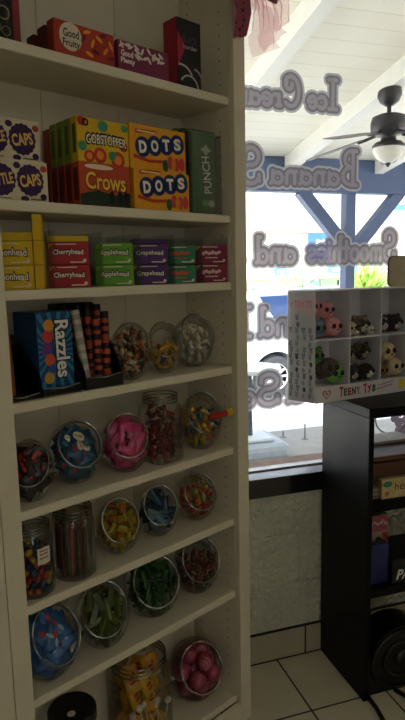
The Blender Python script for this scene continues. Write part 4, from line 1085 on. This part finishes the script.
# drawn decal seen through the cabinet opening
root = tag(empty('window_decal', (1.40, GYZ, .83)), 'mauve scalloped vinyl drawing on the glass behind the cabinet opening', 'decal')
pts = arcp(1.395,.868,.078,.066,175,330,20); segs = [(a[0],a[1],b[0],b[1]) for a, b in zip(pts, pts[1:])]
decal(root, segs, [(0,.0035)], ['outline'], [V_mid])
cs = [(1.405,.865),(1.43,.885),(1.46,.88),(1.425,.845),(1.455,.85),(1.425,.812),(1.45,.815),(1.415,.785),(1.45,.785),(1.48,.80),(1.48,.85)]
decal(root, [(x,zz,x+.001,zz) for x,zz in cs], [(0,.0185)], ['scalloped_shape'], [film('vinyl_mauve', (.14,.11,.13), (.20,.16,.19), .6)])

# ------------------------------------------------------------------ the porch outside
struct('porch_floor', box(-2,9,WY+.302,4.78,-.5,0), M_conc)
bm = bmesh.new(); bx(bm, -2, 2.3+7, WY+.151, WY+.302, -.5, 0)
struct('porch_wall_base', bm, M_conc)
struct('street', box(-30,60,4.78,70,-.6,-.5), M_street)
SL = .167; YB = 5.0
def planks():
    m = bpy.data.materials.new('white_ceiling_boards'); m.use_nodes = True; nt = m.node_tree; n = nt.nodes; l = nt.links
    b = n['Principled BSDF']; b.inputs['Roughness'].default_value = .6
    tc = n.new('ShaderNodeTexCoord'); br = n.new('ShaderNodeTexBrick'); br.inputs['Scale'].default_value = 1; br.inputs['Brick Width'].default_value = 2.4; br.inputs['Row Height'].default_value = .14
    br.inputs['Mortar Size'].default_value = .0025; br.inputs['Color1'].default_value = hexc('f6f1e2')+(1,); br.inputs['Color2'].default_value = hexc('f2ecdc')+(1,); br.inputs['Mortar'].default_value = hexc('d8d0bd')+(1,)
    l.new(tc.outputs['Object'], br.inputs['Vector']); l.new(br.outputs['Color'], b.inputs['Base Color']); return m
bm = bmesh.new(); zc = lambda y: 2.48+SL*(YB-y)
prism(bm, [(WY+.151,zc(WY+.151)),(5.75,zc(5.75)),(5.75,zc(5.75)+.05),(WY+.151,zc(WY+.151)+.05)], 'x', -2, 9)
struct('porch_ceiling', bm, planks())
struct('porch_wall_top', box(-2,9,WY+.151,WY+.2,2.6,zc(WY+.2)-.005), M_white)
pf = tag(empty('porch_frame', (3.07, YB+.06, 0)), 'blue timber porch post and beam with white rafters above', 'porch frame')
def pp(name, bm, m):
    for w in bm.verts: w.co -= Vector((3.07, YB+.06, 0))
    return build(name, bm, m, pf)
pp('beam', box(-2,9,YB,YB+.12,2.172,2.475,bev=.004), M_blue)
for px in (3.10, -.2, 6.4): pp('post', box(px-.05,px+.05,YB+.005,YB+.115,-.5,2.171,bev=.004), M_blue)
def brace(x0, z0, x1, z1):
    bm = bmesh.new(); d = Vector((x1-x0,0,z1-z0)).normalized(); n = Vector((-d.z,0,d.x))*.055
    q = [Vector((x0,0,z0))+n, Vector((x0,0,z0))-n, Vector((x1,0,z1))-n, Vector((x1,0,z1))+n]
    prism(bm, [(p.x,p.z) for p in q], 'y', YB+.012, YB+.108); return bm
pp('brace', brace(2.59,2.19,3.06,1.68), M_blue); pp('brace', brace(3.66,2.19,3.14,1.62), M_blue)
for px in (.60,1.50,2.40,3.345,4.245,5.15):
    bm = bmesh.new(); z1 = lambda y: zc(y)-.001
    prism(bm, [(WY+.202,z1(WY+.202)),(YB-.001,z1(YB)),(YB-.001,z1(YB)-.125),(WY+.202,z1(WY+.202)-.125)], 'x', px, px+.09); pp('rafter', bm, M_white)
# ceiling fan
FX, FY = 2.425, 3.475; fz = zc(FY)-.128
fan = tag(empty('ceiling_fan', (FX,FY,fz)), 'dark bronze ceiling fan with frosted bowl light under the porch roof', 'ceiling fan')
M_br = mat('dark_bronze', '2e2c30', .45, .1, metal=.3)
bm = bmesh.new(); lathe(bm, [(.075,0),(.078,-.03),(.06,-.07),(.025,-.095),(0,-.095)], 28)
for w in bm.verts: w.co.z += SL*-w.co.y*(1 if w.co.z > -.01 else 0)
build('canopy', bm, M_br, fan, smooth=True)
bm = bmesh.new(); lathe(bm, [(.014,-.09),(.014,-.15),(.03,-.16)], 14); build('rod', bm, M_br, fan, smooth=True)
bm = bmesh.new(); lathe(bm, [(0,-.145),(.07,-.15),(.108,-.165),(.118,-.20),(.116,-.25),(.095,-.275),(.05,-.285),(.05,-.315),(.085,-.325),(.105,-.345),(.105,-.36),(0,-.36)], 32); build('motor_housing', bm, M_br, fan, smooth=True)
bm = bmesh.new(); lathe(bm, [(.102,-.361),(.100,-.385),(.075,-.425),(.03,-.452),(0,-.455)], 32); build('light_bowl', bm, mat('frosted_glass','d9d4c8',.5), fan, smooth=True)
bm = bmesh.new(); lathe(bm, [(.014,-.455),(.018,-.465),(.008,-.48),(0,-.484)], 14); build('finial', bm, M_br, fan, smooth=True)
cr = Vector((math.sin(yw), -math.cos(yw), 0)); ca_ = Vector((math.cos(yw), math.sin(yw), 0))
for k in range(5):
    t = R(216-72*k); d = cr*math.cos(t)+ca_*math.sin(t); nn = Vector((-d.y,d.x,0))
    bm = bmesh.new(); tw = -.20
    rows = []
    for i in range(9):
        r_ = .17+.41*i/8; w = .045+.022*min(1,i/3); w *= (1 if i < 7 else (.92 if i == 7 else .70))
        for sgn in (1,): rows.append([bm.verts.new(d*r_+nn*(q*w)+Vector((0,0,-.285-.20*(r_-.17)+q*w*tw+o))) for o in (.003,-.003) for q in (-1,1)])
    for A, B in zip(rows, rows[1:]):
        bm.faces.new((A[0],A[1],B[1],B[0])); bm.faces.new((A[3],A[2],B[2],B[3])); bm.faces.new((A[1],A[3],B[3],B[1])); bm.faces.new((A[2],A[0],B[0],B[2]))
    bm.faces.new((rows[0][0],rows[0][2],rows[0][3],rows[0][1])); bm.faces.new((rows[-1][0],rows[-1][1],rows[-1][3],rows[-1][2]))
    bmesh.ops.recalc_face_normals(bm, faces=bm.faces)
    bl = build('blade', bm, mat('fan_blade_grey','6b676a',.5), fan)
    bm = bmesh.new(); tube(bm, [d*.09+Vector((0,0,-.272)), d*.15+Vector((0,0,-.288)), d*.21+Vector((0,0,-.300))], .011, 8); build('blade_arm', bm, M_br, bl)
# outdoor table
tb = tag(empty('bistro_table', (1.72,4.22,0)), 'white round outdoor table on a grey post and stepped base', 'table')
M_tt = mat('white_table_top', 'e6e6e4', .4); M_base2 = mat('pale_blue_grey_base', 'a9b3bf', .5)
bm = bmesh.new(); lathe(bm, [(0,.68),(.22,.68),(.245,.688),(.25,.702),(.245,.715),(0,.718)], 40); build('table_top', bm, M_tt, tb, smooth=False)
bm = bmesh.new(); lathe(bm, [(.021,.159),(.021,.68)], 18); build('post', bm, mat('grey_metal_post','4a4e55',.4), tb, smooth=True)
bm = bmesh.new(); bx(bm, -.25,.25,-.25,.25,0,.13,bev=.045); build('base', bm, M_base2, tb, smooth=False)
bm = bmesh.new(); bx(bm, -.15,.15,-.15,.15,.1305,.16,bev=.012); build('base_step', bm, mat('pale_base_step','cfd6de',.5), tb)
for (px, py, hh) in ((2.178,4.57,.05),(2.329,4.45,.13)):
    bm = bmesh.new(); lathe(bm, [(0,0),(.03,0),(.03,.004),(.007,.006),(.007,hh),(.004,hh+.004),(0,hh+.004)], 12); o = build('floor_peg', bm, mat('grey_peg','77767a',.5)); o.location = (px,py,.0003)
    tag(o, ('short' if hh < .1 else 'thin upright')+' grey metal peg standing on the porch floor', 'peg')

# white car across the pavement
SZ = -.5
car = tag(empty('car', (3.76, 8.12, SZ)), 'white sport utility car parked beyond the porch with blue-tinted glass', 'car')
M_car = mat('car_white', 'eeeeec', .25, .01, coat=.6); M_cg = mat('car_glass_blue', '273a5e', .08, .05, spec=.8); M_tire = mat('tyre_rubber', '2a2c30', .8)
body = [(-.80,.30),(-.84,.55),(-.82,.90),(-.70,.98),(2.75,.98),(3.55,.88),(3.72,.70),(3.72,.32)]
def wheelcut(cx, r, n=12): return [(cx+r*math.cos(a), .34+r*math.sin(a)) for a in [PI*k/n for k in range(n+1)]]
poly = body+[(3.35,.26)]+wheelcut(2.75,.40)+[(2.25,.24),(.55,.24)]+wheelcut(0,.40)+[(-.5,.28)]
bm = bmesh.new(); prism(bm, poly, 'y', 0, 1.78); build('car_body', bm, M_car, car)
def cabin_y(z): return .89-.87*(1-.16*(z-.98)/.64)
bm = bmesh.new(); prism(bm, [(-.70,.981),(-.52,1.50),(-.30,1.60),(.6,1.63),(1.5,1.60),(1.95,1.45),(2.72,.981)], 'y', 0, 1.78)
for w in bm.verts:
    yy = cabin_y(w.co.z); w.co.y = yy if w.co.y < .5 else 1.78-yy
build('cabin', bm, M_car, car)
def side_glass(pts):
    bm = bmesh.new(); o = []
    for x, zz in pts:
        yy = (cabin_y(zz) if zz > .98 else 0)-.006; o.append(bm.verts.new((x,yy,zz)))
    bm.faces.new(o[::-1]); return bm
build('side_window', side_glass([(-.22,1.575),(.95,1.60),(.95,.985),(.16,.985)]), M_cg, car)
build('side_window', side_glass([(1.0,1.60),(1.45,1.575),(1.90,1.44),(2.55,.985),(1.0,.985)]), M_cg, car)
build('side_trim', side_glass([(.16,.975),(.95,.975),(.95,.80),(.28,.80)]), M_cg, car)
bm = bmesh.new(); tube(bm, [(-.35,.13,1.63),(-.2,.13,1.665),(1.2,.13,1.69),(1.4,.13,1.65)], .018, 8); build('roof_rail', bm, mat('roof_rail_grey','9aa2ac',.4), car, smooth=True)
for cx in (0, 2.75):
    for yy in (.13, 1.62):
        bm = bmesh.new(); lathe(bm, [(.21,-.11),(.30,-.11),(.335,-.08),(.34,0),(.335,.08),(.30,.11),(.21,.11),(.21,-.11)], 32)
        for w in bm.verts: w.co = Vector((cx+w.co.x, yy+w.co.z, .34+w.co.y))
        tyre = build('wheel', bm, M_tire, car, smooth=True)
        bm = bmesh.new()
        for k in range(10):
            a = 2*PI*k/10; d = Vector((math.cos(a),0,math.sin(a))); tube(bm, [Vector((cx,yy-.09,.34))+d*.03, Vector((cx,yy-.08,.34))+d*.215], .018, 6)
        lathe_c = bmesh.new(); 
        tube(bm, [Vector((cx+.212*math.cos(2*PI*k/28), yy-.09, .34+.212*math.sin(2*PI*k/28))) for k in range(28)], .014, 6, closed=True)
        build('wheel_rim', bm, mat('alloy_rim','d9dadc',.35), tyre, smooth=True); lathe_c.free()
    bm = bmesh.new(); prism(bm, [(cx+.395*math.cos(a), .34+.395*math.sin(a)) for a in [2*PI*k/24 for k in range(24)]], 'y', .30, .34); build('wheel_well', bm, mat('wheel_well_dark','31405c',.8), car)

# across the street
bd = tag(empty('shop_building', (10,18,SZ)), 'low white shop building with a sign band across the street', 'building')
M_bw = mat('shop_white_wall', 'f0ece2', .8); M_beige = mat('beige_stucco', 'e3cfae', .85)
def bpart(name, x0, x1, y0, y1, z0, z1, m): return build(name, box(x0-10,x1-10,y0-18,y1-18,z0-SZ,z1-SZ), m, bd)
bpart('wall', 5, 24, 18, 24, SZ, 2.68, M_bw); bpart('roof_edge', 4.9, 24.1, 17.75, 24.1, 2.69, 2.80, mat('roof_trim_rose','c9a198',.7))
bpart('tower_wall', 5, 8.35, 19.5, 24, 2.81, 4.0, M_beige)
bpart('awning', 6.5, 24, 17.2, 17.99, 1.22, 1.30, M_beige)
for i, (a, c) in enumerate([(7.4,'8fa39a'),(8.35,'c9b9a8'),(9.2,'6f8f98'),(9.95,'7f9a86'),(10.6,'c8c0b8'),(11.4,'90a58a'),(12.3,'7a8f8a')]):
    w = bpart('window', a, a+.72, 17.93, 17.99, .30, 1.15, mat('shopfront_'+c, c, .15))
    b = bmesh.new(); rg = random.Random(i)
    for k in range(4):
        x = a-10+.08+.15*k; disc(b, x, 1.0+rg.random()*.3, .05, .10+.1*rg.random(), -.075, 10)
    build('display_print', b, C(['4a6f8a','8a4a48','3f6a58','b09a78','55505c','a8a060','6a8a9a'][i]), w)
for (x0,x1,z0,z1,c,nm,tx) in ((9.05,9.80,1.75,2.66,'3d63b0','blue hanging banner with white writing on the shop front','Yours'),(7.85,8.62,1.32,1.58,'5fb4e6','light blue shop sign left of the banner','Cuts'),(9.75,10.9,1.34,1.60,'5fc0ea','light blue wide shop sign right of the banner','Open')):
    s = tag(empty('shop_sign', ((x0+x1)/2, 17.1, z0)), nm, 'sign'); w = x1-x0; h = z1-z0
    build('sign_board', box(-w/2,w/2,0,.05,0,h), C(c,.6), s)
    if h > .5: b = bmesh.new(); [disc(b, .08+(q-2)*.10*w, h*(.68+.02*(q%2)), w*.055, h*.10, -.004, 10, .3, q) for q in range(5)]; [disc(b, .08+(q-2)*.10*w, h*(.42+.02*(q%2)), w*.055, h*.08, -.004, 10, .3, q) for q in range(5)]; mark('sign_print', s, b, C('e8eef6'))
    else:
        b = bmesh.new(); rect(b, -w*.36, -w*.05, h*.3, h*.7, -.004); rect(b, w*.05, w*.36, h*.42, h*.78, -.004); mark('sign_print', s, b, C('eaf4fa'))
    for q in (-1,1):
        bm = bmesh.new(); tube(bm, [(q*w*.45,.02,h),(q*w*.45,.45,h+.25)], .012, 6); build('bracket', bm, mat('sign_bracket','8a8a8a',.5), s)
s = tag(empty('street_sign', (9.3, 12.9, SZ)), 'small teal street sign on a pole beyond the porch', 'sign')
build('sign_blade', box(-.45,.45,-.015,.015,3.42,3.56), C('4fb59a',.5), s); bm = bmesh.new(); tube(bm, [(.5,0,0),(.5,0,3.7)], .025, 8); build('pole', bm, mat('sign_pole','9a9a9a',.5), s)
# planted tub
pl = tag(empty('potted_plant', (8.05,12.2,SZ)), 'spiky bright green plant in a grey tub beside the blue post', 'plant')
bm = bmesh.new(); lathe(bm, [(0,0),(.42,0),(.52,1.35),(.56,1.42),(.48,1.42),(.46,1.3),(0,1.3)], 28); build('pot', bm, mat('grey_tub','8b8a90',.7), pl)
bm = bmesh.new(); rg = random.Random(21)
for k in range(90):
    a = rg.uniform(0,2*PI); L = rg.uniform(.5,1.05); le = rg.uniform(.25,1.0); b0 = Vector((rg.uniform(-.35,.25),rg.uniform(-.3,.3),1.32)); d = Vector((math.cos(a),math.sin(a),0)); n = Vector((-d.y,d.x,0))
    P = [b0+d*le*L*t+Vector((0,0,L*(1.1*t-.45*le*t*t))) for t in (0,.3,.6,.85,1)]; ws = [.03,.04,.035,.02,.002]
    vs = [(bm.verts.new(p-n*w), bm.verts.new(p+n*w)) for p, w in zip(P, ws)]
    for A, B in zip(vs, vs[1:]): bm.faces.new((A[0],A[1],B[1],B[0]))
build('foliage', bm, mat('leaf_bright_green','9fc05a',.5,.25,3), pl)
for (px, py, sc, c, nm) in ((6.55,12.9,1.05,'b4c878','pale green shrub left of the grey tub'),(9.4,14.0,1.3,'8aa860','green shrub standing right of the grey tub')):
    t = tag(empty('shrub', (px,py,SZ)), nm, 'shrub'); bm = bmesh.new(); rg = random.Random(int(px*10))
    for k in range(420):
        v = Vector((rg.gauss(0,1),rg.gauss(0,1),rg.gauss(0,1))).normalized()*rg.uniform(.6,1)
        p = Vector((v.x*.5, v.y*.5, 1.1+v.z*1.0))*sc; d = Vector((rg.gauss(0,1),rg.gauss(0,1),rg.gauss(0,.6))).normalized(); n = d.orthogonal().normalized()
        bm.faces.new([bm.verts.new(p), bm.verts.new(p+d*.07+n*.035), bm.verts.new(p+d*.16), bm.verts.new(p+d*.07-n*.035)])
    build('foliage', bm, mat('leaf_'+c, c, .6, .25, 3), t)
    bm = bmesh.new(); tube(bm, [(0,0,0),(.02,0,.5*sc),(0,.02,1.3*sc)], [.05,.04,.02], 8); build('stem', bm, mat('shrub_stem','6a5a46',.8), t)

# ------------------------------------------------------------------ light
w = bpy.data.worlds.new('sky'); SC.world = w; w.use_nodes = True
nt = w.node_tree; bg = nt.nodes['Background']
tc = nt.nodes.new('ShaderNodeTexCoord'); sx = nt.nodes.new('ShaderNodeSeparateXYZ'); rp = nt.nodes.new('ShaderNodeValToRGB')
rp.color_ramp.elements[0].color = (.96,.97,1,1); rp.color_ramp.elements[1].color = (.62,.76,1,1); rp.color_ramp.elements[1].position = .8
nt.links.new(tc.outputs['Generated'], sx.inputs[0]); nt.links.new(sx.outputs['Z'], rp.inputs['Fac']); nt.links.new(rp.outputs['Color'], bg.inputs['Color'])
bg.inputs['Strength'].default_value = 3.0
sd_ = bpy.data.lights.new('sun', 'SUN'); sd_.energy = 19; sd_.angle = R(.6); sd_.color = (1,.96,.9)
so = bpy.data.objects.new('sun', sd_); COL.objects.link(so); so.rotation_euler = Vector((.55,.42,-1.0)).to_track_quat('-Z','Y').to_euler()
al = bpy.data.lights.new('added_fill_light', 'AREA'); al.shape = 'RECTANGLE'; al.size = 1.2; al.size_y = .6; al.energy = 7.5; al.color = (1,.90,.68)  # unseen warm area light, added as fill for the dim interior
ao = bpy.data.objects.new('added_fill_light', al); COL.objects.link(ao); ao.location = (.9,-1.3,2.66)
